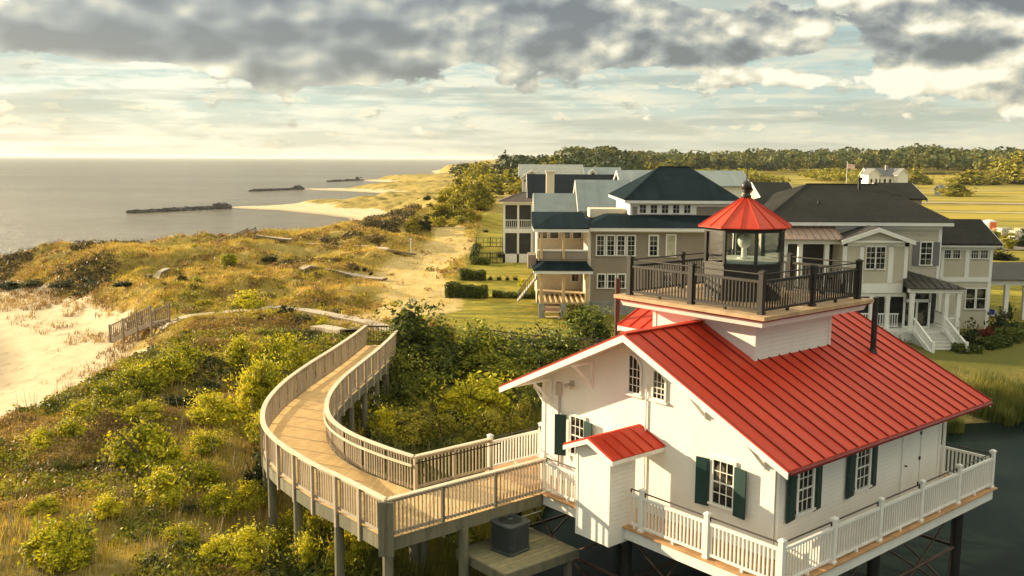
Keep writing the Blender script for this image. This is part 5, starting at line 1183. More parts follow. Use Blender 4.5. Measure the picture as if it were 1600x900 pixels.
L_wood = leafmat('forest_leaf', [(.025, .04, .018), (.03, .05, .016), (.055, .08, .02), (.10, .12, .026), (.20, .18, .035)], .25, patch=.85, pscale=.07)
L_grass = leafmat('dune_grass_blade', [(.17, .155, .028), (.42, .34, .065), (.66, .50, .15), (.42, .28, .11)], .35, patch=.6, pscale=.3)
L_weed = leafmat('weed_leaf', [(.04, .05, .010), (.15, .155, .016), (.42, .38, .03), (.30, .19, .06), (.16, .10, .04)], .35, patch=.7, pscale=.22)
L_reed = leafmat('reed_blade', [(.04, .06, .015), (.10, .12, .022), (.20, .19, .035), (.36, .30, .08)], .35, patch=.5, pscale=.4)

def rhombus(c, nrm, size, asp=1.9, r_=rng):
    n = len(c); nrm = nrm / (np.linalg.norm(nrm, axis=1, keepdims=True) + 1e-9); q = r_.normal(size=(n, 3)); t = np.cross(nrm, q); t /= (np.linalg.norm(t, axis=1, keepdims=True) + 1e-9); b = np.cross(nrm, t)
    s = (size * r_.uniform(.6, 1.35, n))[:, None]; t = t * s * asp * .5; b = b * s * .5
    return np.stack([c - t, c + b, c + t, c - b], 1).reshape(-1, 3)
def blob_leaves(c, r, n, size, r_=rng, inner=.55, jit=.75, asp=1.9):
    d = r_.normal(size=(n, 3)); d /= np.linalg.norm(d, axis=1, keepdims=True); d[:, 2] = np.where(d[:, 2] < -.35, -d[:, 2], d[:, 2])
    rad = inner + (1 - inner) * r_.random(n)[:, None] ** .6
    return rhombus(np.asarray(c) + d * np.asarray(r) * rad, d + jit * r_.normal(size=(n, 3)) + np.array([0, 0, .25]), size, asp, r_)
def shrub_mesh(name, seed, w_, h, nblob, leaves, size, m, flat=.8, spiky=0.0):
    r_ = np.random.default_rng(seed); P = []
    arms = [(r_.random() * 6.283, r_.uniform(.35, 1.0), r_.uniform(.45, 1.05)) for _ in range(max(4, nblob // 4))]
    for i in range(nblob):      # lobes strung along a few leaning stems, so that every bush is lopsided in its own way
        a, reach, hh_ = arms[i % len(arms)]; t = r_.uniform(.15, 1.0); q = reach * t * .5 * w_; a2 = a + r_.normal() * .35
        x, y = math.cos(a2) * q, math.sin(a2) * q; br = w_ * r_.uniform(.06, .16) * (1.25 - .5 * t); z = max(br * .6, h * hh_ * (1 - .45 * t * t) * r_.uniform(.55, 1.02) - br)
        wt = (br / (.11 * w_)) ** 1.6; P.append(blob_leaves((x, y, z), (br * r_.uniform(.8, 1.4), br * r_.uniform(.8, 1.4), br * r_.uniform(.6, .95)), int(leaves / nblob * .8 * wt) + 20, size, r_, .35))
        if z > br: P.append(blob_leaves((x * .85, y * .85, z * .4), (br * 1.2, br * 1.2, z * .5), int(leaves / nblob * .35) + 10, size, r_, .2))
    k = int(leaves * .05); i_ = r_.integers(0, len(arms), k); aa = np.array([arms[j][0] for j in i_]) + r_.normal(size=k) * .5; rr = np.array([arms[j][1] for j in i_]) * r_.random(k) * .62 * w_; zz = np.array([arms[j][2] for j in i_]) * h * r_.uniform(.3, 1.0, k); c = np.stack([np.cos(aa) * rr, np.sin(aa) * rr, zz], 1); P.append(rhombus(c, r_.normal(size=(k, 3)), size * 1.1, 2.2, r_))
    V_ = np.concatenate(P); V_[:, 2] = np.maximum(V_[:, 2], -.15); return np_mesh(name, V_, 4, m)
def stem_mesh(name, seed, w_, h, k=6, r0=.035):
    r_ = random.Random(seed); m = MB()
    for i in range(k):
        a = r_.random() * 6.28; q = r_.uniform(.1, .38) * w_; mid = (math.cos(a) * q * .4, math.sin(a) * q * .4, h * .4); end = (math.cos(a) * q, math.sin(a) * q, h * r_.uniform(.7, .9))
        m.tube((0, 0, -.2), mid, r0, r0 * .7, n=5, cap=False); m.tube(mid, end, r0 * .7, r0 * .25, n=5, cap=False)
    me = bpy.data.meshes.new(name); me.from_pydata(m.v, [], m.f); me.materials.append(trunkm); return me
VAR = {}
def variants(kind, m, w_, h, n, nblob, leaves, size):
    VAR[kind] = [(shrub_mesh(kind + '_foliage', 100 * len(VAR) + i, w_, h, nblob, leaves, size, m), stem_mesh(kind + '_stems', i, w_, h)) for i in range(n)]
variants('golden', L_gold, 2.4, 1.6, 5, 24, 20000, .058)
variants('green', L_green, 3.4, 3.4, 4, 34, 24000, .085)
variants('olive', L_mid, 2.6, 1.8, 4, 18, 12000, .065)
variants('dark', L_dark, 1.8, 1.3, 3, 9, 3000, .08)
variants('dunetree', L_mid, 8, 7, 4, 34, 9000, .34)
variants('darktree', L_dark, 7, 9, 3, 20, 5000, .36)
variants('scrub', L_mid, 7, 3.6, 3, 14, 2400, .38)
def plant(kind, vi, loc, w_, h, name, label, cat, group=None, part=('foliage', 'stem')):
    base = {'golden': (2.4, 1.6), 'green': (3.4, 3.4), 'olive': (2.6, 1.8), 'dark': (1.8, 1.3), 'dunetree': (8, 7), 'darktree': (7, 9), 'scrub': (7, 3.6)}[kind]
    f, s = VAR[kind][vi % len(VAR[kind])]; e = empty(name, loc, random.uniform(0, 6.28), label, cat, group)
    sx_, sz_ = 1.2 * w_ / base[0], (1.3 if kind in ('golden', 'olive') else 1.05) * h / base[1]

    st_ = random.uniform(.82, 1.22)
    for me_, nm in ((f, part[0]), (s, part[1])):
        o = bpy.data.objects.new(nm, me_); link(o, e); o.scale = (sx_ * st_, sx_ / st_, sz_)
    return e
def where(px_, py_):
    if py_ < 456 and px_ < 400: return 'on the far dune ridge behind the beach'
    if py_ < 470: return 'on the golden dunes towards the sand track'
    if py_ < 520 and px_ < 600: return 'beside the low plank walkway'
    if px_ > 540 and py_ < 730: return 'in the thicket between boardwalk and cottage'
    if px_ > 500: return 'in the shade under the boardwalk'
    if px_ < 330 and py_ < 710: return 'along the beach edge of the slope'
    if px_ > 350 and py_ < 700: return 'just outside the boardwalk curve'
    if px_ > 380: return 'at the foot of the boardwalk piles'
    return 'in the open grassy slope at the lower left'
def byphoto(kind, px_, py_, wpx, hpx, name, label, cat, group=None, vi=None, part=('foliage', 'stem')):
    x, y, z = GT(px_, py_); s = FPX / math.hypot(y, CAMZ - z)
    return plant(kind, vi if vi is not None else int(px_ * 7 + py_), (x, y, z - .08), wpx / s, hpx / s, name, label, cat, group, part)
gn = 'golden shrubs on the seaward dune slope'
for i, (x, y, w_, h, lb) in enumerate([
  (240, 745, 105, 70, 'largest golden leafy shrub in the open slope left of the boardwalk piles'), (265, 785, 80, 50, 'rounded golden shrub touching the largest one on its lower side'), (210, 725, 70, 45, None), (100, 893, 120, 70, 'bright yellow shrub at the bottom left corner of the slope'),
  (428, 580, 70, 60, 'golden shrub just left of the middle of the boardwalk curve'), (395, 640, 85, 70, 'tall golden shrub beside the widest bend of the boardwalk'), (345, 665, 80, 42, None), (365, 570, 55, 38, None), (400, 795, 50, 40, None),
  (330, 705, 60, 28, None), (540, 890, 80, 60, 'golden shrub under the boardwalk between its front piles'), (455, 840, 60, 40, None), (375, 885, 90, 45, None), (480, 893, 70, 50, None), (590, 870, 50, 40, None),
  (140, 655, 60, 30, None), (175, 630, 60, 30, None), (205, 612, 70, 34, None), (240, 596, 70, 36, None), (275, 582, 66, 34, None), (300, 570, 50, 30, None), (110, 680, 60, 26, None), (60, 700, 60, 24, None), (225, 618, 60, 32, None), (262, 600, 60, 34, None), (190, 640, 50, 26, None), (470, 590, 50, 40, None), (430, 612, 50, 40, None), (60, 800, 50, 22, None), (170, 800, 60, 26, None), (310, 760, 60, 36, None), (350, 800, 70, 40, None), (290, 850, 60, 30, None), (420, 870, 60, 44, None), (505, 850, 46, 40, None), (215, 655, 60, 26, None), (455, 560, 50, 34, None), (410, 690, 60, 44, None), (540, 840, 40, 34, None), (330, 880, 60, 34, None), (390, 482, 60, 24, 'golden bush above the low plank walkway'), (500, 515, 20, 16, None), (360, 414, 26, 14, None), (312, 446, 24, 12, None)]):
    byphoto('golden', x, y, w_, h, 'golden_shrub', lb or ('large ' if w_ > 64 else 'small ' if w_ < 50 else '') + 'yellow-green leafy shrub ' + where(x, y), 'shrub', gn)
gg_ = 'tall green shrubs inside the boardwalk bend'
for i, (x, y, w_, h, lb) in enumerate([
  (645, 590, 120, 118, 'tallest shrub at the dune end of the boardwalk, sunlit yellow on its left'), (700, 600, 110, 95, None), (755, 600, 120, 95, None), (815, 590, 110, 85, None), (870, 565, 110, 75, None), (925, 535, 90, 56, 'dark bush touching the flue pipe in front of the taupe house'),
  (610, 620, 70, 70, None), (680, 615, 90, 70, None), (585, 650, 60, 50, None), (840, 655, 70, 80, None), (790, 620, 80, 60, None), (630, 640, 60, 50, None), (905, 510, 60, 35, None), (560, 670, 50, 40, None)]):
    byphoto('green', x, y, w_, h, 'wax_myrtle', lb or ('tall ' if h_ > 80 else 'shorter ') + 'dense dark green shrub ' + where(x, y), 'shrub', gg_)
for i, (x, y, w_, h, lb) in enumerate([(735, 655, 105, 62, 'wide golden olive bush in the middle of the bend, beside the cottage eave'), (690, 690, 80, 45, None), (770, 690, 90, 50, None), (640, 690, 80, 45, None), (820, 680, 60, 60, None), (600, 685, 60, 40, None), (560, 655, 40, 30, None), (715, 715, 60, 34, None), (665, 660, 60, 30, None), (700, 640, 60, 34, None)]):
    byphoto('golden' if i in (0, 5) else 'olive', x, y, w_, h, 'olive_bush', lb or ('wide ' if w_ > 70 else 'small ') + 'olive green bush low down ' + where(x, y), 'shrub', 'olive bushes in the hollow of the boardwalk bend')
gd = 'small dark bushes dotted over the dunes'
for (x, y, w_, h, lb) in [(257, 446, 13, 9, None), (280, 442, 22, 13, None), (300, 452, 14, 8, None), (496, 434, 15, 12, None), (557, 424, 12, 9, None), (569, 425, 10, 9, None), (579, 430, 10, 9, None), (447, 492, 26, 20, 'dark bush standing in front of the low plank walkway at its highest point'), (408, 502, 16, 17, None), (470, 509, 34, 22, None), (526, 492, 24, 14, None), (505, 480, 12, 12, None), (426, 410, 40, 12, None), (480, 505, 20, 16, None), (400, 760, 60, 55, 'dark bush at the foot of the boardwalk piles on the left'), (240, 893, 50, 26, None), (140, 446, 60, 11, None), (60, 445, 50, 11, None), (200, 447, 50, 10, None), (430, 720, 40, 40, None), (385, 600, 40, 24, None), (250, 545, 40, 14, None), (300, 552, 34, 16, None), (530, 440, 12, 8, None), (290, 640, 90, 30, None), (330, 610, 60, 24, None), (300, 800, 50, 22, None), (20, 448, 60, 12, None), (100, 447, 60, 12, None), (520, 830, 40, 36, None), (640, 870, 60, 50, 'dark bush in the shade below the boardwalk corner'), (690, 850, 50, 60, None)]:
    byphoto('dark', x, y, w_, h, 'dark_bush', lb or ('low wide ' if w_ > 2.2 * h_ else 'rounded ') + 'dark green bush ' + where(x, y), 'bush', gd)
gt_ = 'trees and tall shrubs along the back of the dunes'
for (x, y, w_, h, k) in [(650, 362, 34, 24, 'dunetree'), (667, 362, 22, 28, 'darktree'), (694, 343, 40, 32, 'dunetree'), (712, 340, 40, 36, 'dunetree'), (730, 324, 50, 44, 'dunetree'), (750, 328, 50, 50, 'dunetree'), (722, 306, 40, 30, 'dunetree'), (705, 318, 36, 28, 'dunetree'), (767, 300, 40, 34, 'dunetree'), (782, 290, 34, 28, 'darktree'), (796, 286, 30, 30, 'dunetree'), (740, 300, 40, 32, 'dunetree'), (667, 312, 14, 8, 'darktree'), (690, 307, 20, 10, 'scrub'), (675, 325, 18, 9, 'darktree'), (690, 355, 34, 20, 'scrub'), (720, 352, 30, 18, 'scrub'), (735, 345, 30, 20, 'dunetree'), (762, 318, 34, 30, 'dunetree'), (640, 366, 26, 14, 'scrub')]:
    byphoto(k, x, y, w_, h, 'dune_tree', {'dunetree': 'sunlit olive bushy tree in the belt behind the dunes left of the houses', 'darktree': 'dark tree in the belt behind the dunes left of the houses', 'scrub': 'low spreading scrub at the foot of the dune tree belt'}[k], 'tree', gt_, part=('crown', 'trunk'))
for (X, Y, w_, h, k) in [(-24, 560, 26, 8, 'darktree'), (-20, 500, 22, 8, 'darktree'), (-14, 470, 22, 9, 'darktree'), (-8, 440, 20, 9, 'darktree'), (0, 420, 20, 9, 'dunetree'), (-2, 400, 13, 13.5, 'darktree'), (6, 400, 18, 10, 'dunetree'), (8, 330, 14, 10, 'dunetree'), (2, 300, 14, 9, 'dunetree'), (-32, 640, 26, 8, 'darktree'), (12, 360, 16, 10, 'dunetree'), (5, 260, 12, 7, 'dunetree'), (-4, 285, 12, 8, 'dunetree'), (-10, 330, 13, 9, 'dunetree'), (-13, 380, 14, 10, 'dunetree')]:
    plant(k, int(X + Y), (X, Y, hz(X, Y) - .2), w_, h, 'coast_tree', 'tallest dark pointed tree breaking the skyline above the coast' if h == 13.5 else ('dark rounded tree on the coast before the horizon' if k == 'darktree' else 'lighter olive tree on the coast behind the dune belt'), 'tree', 'coastal trees before the horizon', part=('crown', 'trunk'))
# garden plants
def hedge(pa_, pb_, w_, h, label, top=0.0, m=L_hedge, name='hedge'):
    h *= .78; w_ *= .85
    a = np.array(GT(*pa_)[:2]); b = np.array(GT(*pb_)[:2]); L = np.linalg.norm(b - a); n = int(L * (w_ + h) * 420); t = rng.random(n); s = rng.choice(5, n, p=[.3, .2, .34, .08, .08]); d = (b - a) / L; nn = np.array([-d[1], d[0]])
    along = t * L; side = (rng.random(n) - .5) * w_; zz = rng.random(n) * h
    along = np.where(s == 3, 0, np.where(s == 4, L, along)); side = np.where(s == 0, -w_ / 2, np.where(s == 1, w_ / 2, side)); zz = np.where(s == 2, h, zz)
    hv = 1 + .14 * np.sin(along * 1.7 + a[0]) + .08 * np.sin(along * 4.1); zz = zz * hv * (1 - top * np.sin(np.pi * along / L))
    p = a[None] + d[None] * along[:, None] + nn[None] * side[:, None]; c = np.stack([p[:, 0], p[:, 1], height(p[:, 0], p[:, 1]) + zz], 1) + rng.normal(size=(n, 3)) * .05
    V_ = rhombus(c, rng.normal(size=(n, 3)), .14, 1.5); mid = (a + b) / 2; z0 = hz(*mid); V_ -= np.array([mid[0], mid[1], z0])
    e = empty(name, (mid[0], mid[1], z0), 0, label, 'hedge', 'clipped hedges on the house lawns'); link(bpy.data.objects.new('foliage', np_mesh('hedge_foliage', V_, 4, m)), e)
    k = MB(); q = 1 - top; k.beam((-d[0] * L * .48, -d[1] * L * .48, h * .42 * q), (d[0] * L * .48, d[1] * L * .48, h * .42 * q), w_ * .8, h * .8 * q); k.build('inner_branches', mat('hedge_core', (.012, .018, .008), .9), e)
hedge((738, 413), (762, 413), 1.0, .8, 'short clipped hedge inside the black garden fence'); hedge((720, 437), (757, 437), 1.5, 1.0, 'rounded hedge second from the garden fence, beside four ball shrubs')
hedge((698, 465), (760, 465), 1.6, 1.15, 'longest thick clipped hedge, nearest the sand track'); hedge((772, 465), (838, 466), .9, .65, 'low dipping hedge leading to the taupe house porch', .45)
hedge((740, 409), (744, 390), .7, .7, 'narrow hedge along the left side of the garden fence')
hedge((1494, 551), (1528, 551), 1.0, .5, 'low dark hedge at the right of the white steps'); hedge((1535, 545), (1568, 540), 1.2, .6, 'low hedge below the red flower bed'); hedge((1572, 535), (1604, 522), 1.6, .8, 'hedge curving away along the patio at the picture edge')
for x, lb in ((767, 'first of four small ball shrubs, next to the rounded hedge'), (780, 'second of the four small ball shrubs from the hedge'), (793, 'third of the four small ball shrubs from the hedge'), (806, 'last of the four small ball shrubs, by the side stair')): byphoto('dark', x, 438, 10, 10, 'ball_shrub', lb, 'shrub', 'small ball shrubs on the lawn', vi=1)
byphoto('golden', 822, 455, 26, 16, 'garden_shrub', 'yellow-green shrub beside the side stair of the taupe house', 'shrub'); byphoto('olive', 750, 388, 9, 9, 'garden_shrub', 'tiny shrub standing behind the garden fence', 'shrub'); byphoto('dark', 781, 402, 12, 12, 'garden_shrub', 'small dark tree-like shrub by the screened porch', 'shrub'); byphoto('dark', 760, 363, 12, 7, 'garden_shrub', 'dark low bush alone in the far lawn left of the porch house', 'shrub')
byphoto('dark', 1512, 545, 44, 46, 'round_evergreen', 'large egg-shaped clipped evergreen right of the white steps', 'evergreen'); byphoto('dark', 1560, 525, 50, 50, 'round_evergreen', 'large dark evergreen at the corner of the cream house by the patio', 'evergreen'); byphoto('dark', 1576, 498, 18, 36, 'round_evergreen', 'narrow dark shrub under the pergola roof', 'evergreen')
byphoto('dark', 1405, 545, 40, 24, 'foundation_shrub', 'dark shrub left of the white steps below the porch', 'shrub'); byphoto('olive', 1375, 540, 40, 24, 'foundation_shrub', 'olive shrub below the porch nearest the red roof', 'shrub')
f, s = shrub_mesh('flower_foliage', 77, 1.8, 1.0, 10, 2600, .09, L_red), None
for (x, y, k, lb) in ((1540, 527, 1.0, 'bright red flowering bush in front of the corner evergreen'), (1560, 535, .7, 'smaller dull red flowering bush in the bed at the house corner')):
    q = GT(x, y); e = empty('flowering_bush', q, k, lb, 'flower bush'); o = link(bpy.data.objects.new('foliage', f), e); o.scale = (k, k, k)
for (px_, Y, w_, h, lb) in ((1552, 130, 5, 2.4, 'olive bush beside the road beyond the patio'), (1575, 128, 3, 2.0, 'yellow flowered bush beside the road beyond the patio'), (1595, 132, 5, 2.2, 'dark bush beside the road at the picture edge'), (1565, 112, 6, 1.3, 'low dark bush nearer than the road beyond the patio')):
    X = W(px_, 400, Y)[0]; plant('olive' if 'dark' not in lb else 'dark', px_, (X, Y, hz(X, Y)), w_, h, 'roadside_bush', lb, 'bush', 'bushes beside the road')
for (px_, Y, w_, h, lb) in ((1498, 322, 9, 5.5, 'single olive tree leaning over the field shed'), (1590, 500, 26, 17, 'broad bright tree at the right edge in front of the woods'), (1510, 480, 20, 8, 'rounded golden tree at the foot of the woods right of the shed'), (1040, 430, 20, 9, 'small tree behind the tall teal roof before the woods'), (1440, 470, 16, 8, 'rounded golden tree at the foot of the woods left of the shed'), (1546, 490, 14, 7, 'small golden tree between the shed and the broad bright tree')):
    X = W(px_, 280, Y)[0]; plant('dunetree', px_, (X, Y, hz(X, Y) - .3), w_, h, 'field_tree', lb, 'tree', part=('crown', 'trunk'))

# grass, weeds, reeds and woods: beyond counting
def wild_pts(n, x0, x1, y0, y1, power=1.6, lim=.25, r_=rng):
    y = y0 + (y1 - y0) * r_.random(n); keep = r_.random(n) < np.minimum(1, (38 / np.maximum(y, 38)) ** power * (.3 + y / 60)); y = y[keep]
    hw = np.minimum(72, 8 + .62 * y); x = -hw * r_.random(len(y)) * 1.0 + r_.random(len(y)) * 14 * (y < 60) ; x = np.where(r_.random(len(y)) < .12, x + 12, x)
    h, s, p, sa, pa_, la, wi = height(x, y, True)
    ok = (r_.random(len(x)) < wi * (1 - pa_) - sa * .5 + .05 * (sa < .97) * (s > 6)) & (p > .25) & (s > 5.5) & (la < .6); return x[ok], y[ok], h[ok]
def tufts(x, y, h, blades, L, wd_, r_=rng, lean=.45):
    n = len(x); k = blades; X = np.repeat(x, k); Y = np.repeat(y, k); H = np.repeat(h, k); m_ = n * k; sc_ = np.repeat(1 + np.maximum(0, (np.hypot(x, y) - 40)) / 75, k)
    a = r_.random(m_) * 6.283; sp = .16 * sc_; bx = X + r_.normal(size=m_) * sp * .6; by = Y + r_.normal(size=m_) * sp * .6; ln = L * r_.uniform(.5, 1.25, m_) * (1 + (sc_ - 1) * .35); w__ = wd_ * sc_ * r_.uniform(.7, 1.3, m_)
    tx = np.cos(a) * ln * lean * r_.random(m_) + .18 * ln; ty = np.sin(a) * ln * lean * r_.random(m_); b2 = a + 1.57
    P0 = np.stack([bx - np.cos(b2) * w__, by - np.sin(b2) * w__, H - .05], 1); P1 = np.stack([bx + np.cos(b2) * w__, by + np.sin(b2) * w__, H - .05], 1); P2 = np.stack([bx + tx, by + ty, H + ln], 1)
    return np.stack([P0, P1, P2], 1).reshape(-1, 3)
def stuff(name, V_, k, m): o = link(bpy.data.objects.new(name, np_mesh(name, V_, k, m))); tag(o, kind='stuff'); return o
x, y, h = wild_pts(620000, -60, 10, 20, 165)
dn = fbm(x * .5, y * .5, 3, 55); ok = rng.random(len(x)) < np.clip((dn - .28) * 3.2, .10, 1); x, y, h = x[ok], y[ok], h[ok]
hol = (x > -6.6) & (y < 50); ok = ~hol | (rng.random(len(x)) < .15); ok &= (np.hypot(x, y) > 58) | (rng.random(len(x)) < .55); x, y, h = x[ok], y[ok], h[ok]
stuff('dune_grass', tufts(x, y, h, 5, .26, .011), 3, L_grass)
def weeds(name, n, seed, sel, smin, smax, kk, size, m, thr, y1=120):
    r_ = np.random.default_rng(seed); x, y, h = wild_pts(n, -60, 10, 20, y1, r_=r_); pn = fbm(x * .22, y * .22, 3, 91 + seed); ok = (pn > thr) & sel(x, y); x, y, h = x[ok], y[ok], h[ok]; near = np.hypot(x, y)
    d = r_.normal(size=(len(x) * kk, 3)); d /= np.linalg.norm(d, axis=1, keepdims=True); d[:, 2] = abs(d[:, 2]); s = np.repeat(r_.uniform(smin, smax, len(x)) * (1 + np.maximum(0, near - 45) / 70), kk)
    c = np.stack([np.repeat(x, kk), np.repeat(y, kk), np.repeat(h, kk)], 1) + d * s[:, None] * (.5 + .5 * r_.random(len(s)))[:, None] * np.array([1, 1, .8])
    stuff(name, rhombus(c, d + .8 * r_.normal(size=d.shape), size * (1 + np.repeat(np.maximum(0, near - 40), kk) / 60), 2.0, r_), 4, m)
L_weed2 = leafmat('green_weed_leaf', [(.022, .035, .008), (.07, .09, .012), (.22, .225, .018), (.50, .45, .028)], .3, patch=.6, pscale=.3)  # low end darkened: the brush's deep shade is put into the leaf colour
L_dry = leafmat('dry_weed_leaf', [(.14, .085, .04), (.26, .165, .065), (.40, .27, .11), (.32, .25, .06)], .3, patch=.6, pscale=.3)
weeds('undergrowth', 60000, 5, lambda x, y: ((x < -6.4) | (y > 50)) & (rng.random(len(x)) < np.clip((76 - y) / 22, .07, 1)), .16, .5, 30, .07, L_weed, .44)
weeds('green_ground_cover', 60000, 6, lambda x, y: ((x < -6.4) & (y < 60)), .2, .6, 34, .075, L_weed2, .58)
weeds('dry_brush', 95000, 8, lambda x, y: ((x < -6.4) | (y > 52)) & ((y < 62) | (rng.random(len(x)) < .25)), .14, .42, 26, .065, L_dry, .49, 140)
L_shade = leafmat('brush_shade_leaf', [(.05, .045, .02), (.10, .08, .03), (.17, .13, .045)], .2)
weeds('crest_shade_brush', 90000, 14, lambda x, y: (y > 66) & (x < -13 - .02 * y) & ((vnoise(x * .16, y * .10, 77) > .56)), .2, .5, 22, .07, L_shade, .40, 165)  # dark brush clumps stand in for shadows of the far dune hummocks
r_ = np.random.default_rng(44); n = 5200; x = r_.uniform(-7, 8, n); y = r_.uniform(24, 50, n); h, s, p, *_ = height(x, y, True); ok = (p > .4) & ((x > -6.2) | (y < 30)) ; x, y, h = x[ok], y[ok], h[ok]; kk = 46
d = r_.normal(size=(len(x) * kk, 3)); d /= np.linalg.norm(d, axis=1, keepdims=True); d[:, 2] = abs(d[:, 2]); s = np.repeat(r_.uniform(.25, .75, len(x)), kk); c = np.stack([np.repeat(x, kk), np.repeat(y, kk), np.repeat(h, kk)], 1) + d * s[:, None] * (.4 + .6 * r_.random(len(s)))[:, None]
stuff('hollow_undergrowth', rhombus(c, d + .8 * r_.normal(size=d.shape), .08, 2.0, r_), 4, L_weed2)
# sparse sprigs and wrack on the upper beach
n = 22000; x = r_.uniform(-50, -18, n); y = r_.uniform(44, 90, n); h, s, p, sa, *_ = height(x, y, True); ok = (s > 3.6) & (sa > .3) & (fbm(x * .6, y * .25, 3, 8) > .47) & (r_.random(n) < (s - 3.5) / 7); x, y, h = x[ok], y[ok], h[ok]
stuff('beach_sprigs', tufts(x, y, h, 6, .26, .018, r_, .9), 3, L_dry)
# reeds: pond bank behind the cottage and around the hollow
n = 110000; r_ = np.random.default_rng(12); x = np.concatenate([r_.uniform(8, 46, n), r_.uniform(-4.5, 8, n // 3)]); y = np.concatenate([r_.uniform(43.5, 55, n), r_.uniform(26, 44, n // 3)]); h, s, p, *_ = height(x, y, True)
ok = (p > -.5) & (p < 5.5) & (r_.random(len(x)) < 1.25 - p / 5) & (fbm(x * .4, y * .4, 3, 5) > .38); x, y, h = x[ok], y[ok], np.maximum(h[ok], -.1)
stuff('pond_reeds', tufts(x, y, h, 4, .8, .017, r_, .25), 3, L_reed)
# lawn blades only as short tufts near enough to show
# woods
def canopy(name, X, Y, Hh, Ww, kq, size, m, r_):
    n = len(X); g0 = height(X, Y); P = []
    for (ox, oy, oz, q) in ((0, 0, .62, 1.0), (.28, .1, .5, .62), (-.26, -.12, .48, .6), (.05, -.3, .42, .6)):
        k = int(kq * q * .5) + 2; d = r_.normal(size=(n * k, 3)); d /= np.linalg.norm(d, axis=1, keepdims=True); d[:, 2] = np.where(d[:, 2] < -.3, -d[:, 2], d[:, 2])
        rw = np.repeat(Ww * .5 * q, k); rh = np.repeat(Hh * .38 * q, k); c = np.stack([np.repeat(X + ox * Ww, k) + d[:, 0] * rw, np.repeat(Y + oy * Ww, k) + d[:, 1] * rw, np.repeat(g0 + Hh * oz, k) + d[:, 2] * rh], 1)
        P.append(rhombus(c, d + .5 * r_.normal(size=d.shape), np.repeat(size * Ww / 9, k), 1.3, r_))
    return stuff(name, np.concatenate(P), 4, m)
r_ = np.random.default_rng(3); n = 2600; Y = 470 + 560 * r_.random(n) ** 1.3; lo_ = np.where(Y < 560, .09, .055); X = Y * (lo_ + (.64 - lo_) * r_.random(n)); 
front = 500 + 60 * np.sin(X * .012) + 110 * sstep(X, 60, 260) - 60 * sstep(X, 270, 330); ok = Y > front; X, Y = X[ok], Y[ok]
pxw = 800 + 1473 * X / Y; hump = 3.6 * np.exp(-((pxw - 905) / 70) ** 2) + 3.4 * np.exp(-((pxw - 1425) / 60) ** 2) + 2.0 * np.exp(-((pxw - 1575) / 50) ** 2) - 1.2 * np.exp(-((pxw - 1110) / 60) ** 2)
th = np.clip(r_.normal(8.2, 2.2, len(X)), 4.5, 15) + 2.5 * vnoise(X * .02, Y * .02, 4) + hump
canopy('woods', X, Y, th, th * r_.uniform(.55, 1.15, len(X)) + 1, 95, 1.35, L_wood, r_)
n = 420; Y = 400 + 110 * r_.random(n); X = Y * (.06 + .33 * r_.random(n)); ok = (X > 90) | (r_.random(n) < .25); ok &= ~((X > 118) & (X < 150)); X, Y = X[ok], Y[ok]
canopy('field_scrub', X, Y, r_.uniform(2.5, 6, len(X)), r_.uniform(5, 10, len(X)), 60, 1.1, L_mid, r_)
n = 160; Y = 300 + 260 * r_.random(n); X = Y * (-.02 + .12 * r_.random(n)) + 8; canopy('back_thicket', X, Y, r_.uniform(7, 11.5, n), r_.uniform(8, 13, n), 110, 1.1, L_wood, r_)

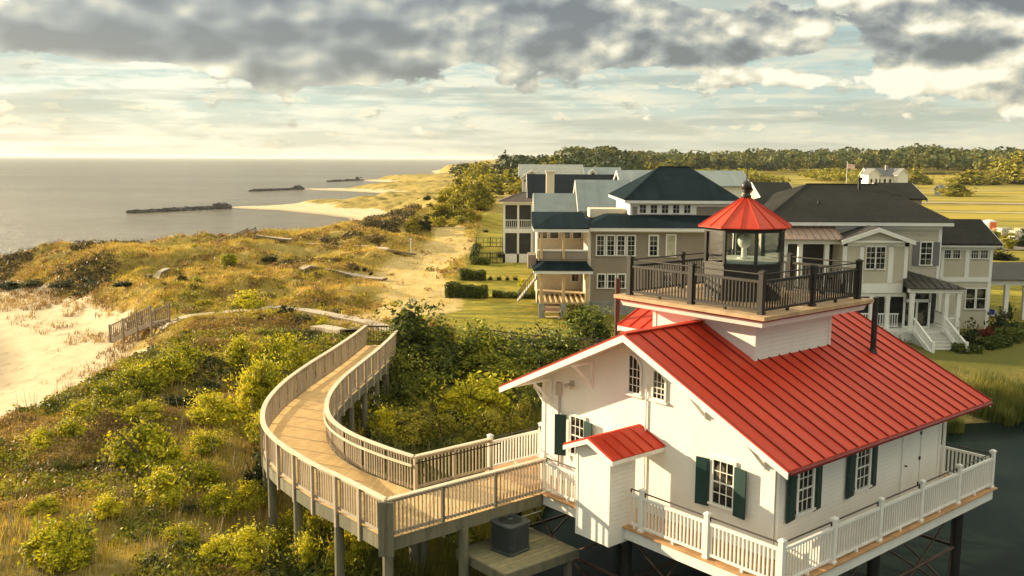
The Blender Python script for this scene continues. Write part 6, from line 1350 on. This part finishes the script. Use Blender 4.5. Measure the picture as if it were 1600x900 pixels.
# bare stalks standing out of the brush
r_ = np.random.default_rng(71); x, y, h = wild_pts(1800, -60, 10, 22, 70, r_=r_); k = 3; n = len(x); X = np.repeat(x, k); Y = np.repeat(y, k); H = np.repeat(h, k); a = r_.random(n * k) * 6.28; L = r_.uniform(.5, 1.15, n * k); ln = r_.uniform(.05, .4, n * k)
p0_ = np.stack([X, Y, H], 1); p1_ = np.stack([X + np.cos(a) * ln, Y + np.sin(a) * ln, H + L], 1); o_ = np.stack([np.cos(a + 1.57), np.sin(a + 1.57), 0 * a], 1) * .009
stuff('bare_stalks', np.stack([p0_ - o_, p0_ + o_, p1_ + o_ * .5, p1_ - o_ * .5], 1).reshape(-1, 3), 4, mat('dry_stalk', (.36, .27, .16), .9))
# thin foam where the bay meets the near beach
pts = np.array([(-30.3, 45), (-29.8, 52.3), (-33.6, 60), (-39, 67), (-48, 75)]); Q, L_ = resample(smooth_pts(pts), 260); V_ = []; m = MB()
for i, (x_, y_) in enumerate(Q):
    k_ = min(i, len(Q) - 2); d_ = Vector((Q[k_ + 1][0] - Q[k_][0], Q[k_ + 1][1] - Q[k_][1], 0)).normalized(); nn = Vector((-d_.y, d_.x, 0)); w1 = .12 + .30 * float(vnoise(np.array([i * .13]), np.array([3.]), 2)[0]); w2 = .15 + .8 * float(vnoise(np.array([i * .09]), np.array([9.]), 5)[0])
    for q_ in (Vector((x_, y_, 0)) - nn * w1, Vector((x_, y_, 0)) + nn * w2): V_.append((q_.x, q_.y, max(hz(q_.x, q_.y), 0) + .03))
m.add(V_, [(2 * i, 2 * i + 2, 2 * i + 3, 2 * i + 1) for i in range(len(Q) - 1)]); tag(m.build('surf', mat('sea_foam', (.75, .72, .66), .7, var=.3, vs=3)), kind='structure')
# the evening air over the whole coast
m = MB(); m.box(-30500, 9800, -3200, 45500, -6, 60); hzo = m.build('haze', mat('haze_air')); tag(hzo, kind='stuff')
hm = hzo.data.materials[0]; n_ = NT(hm.node_tree); o_ = n_.n('ShaderNodeOutputMaterial'); pv_ = n_.n('ShaderNodeVolumePrincipled'); pv_.inputs['Color'].default_value = (.93, .95, .92, 1); pv_.inputs['Density'].default_value = .00006; pv_.inputs['Anisotropy'].default_value = .2
hm.node_tree.links.new(pv_.outputs[0], o_.inputs['Volume'])
sc.cycles.volume_bounces = 0
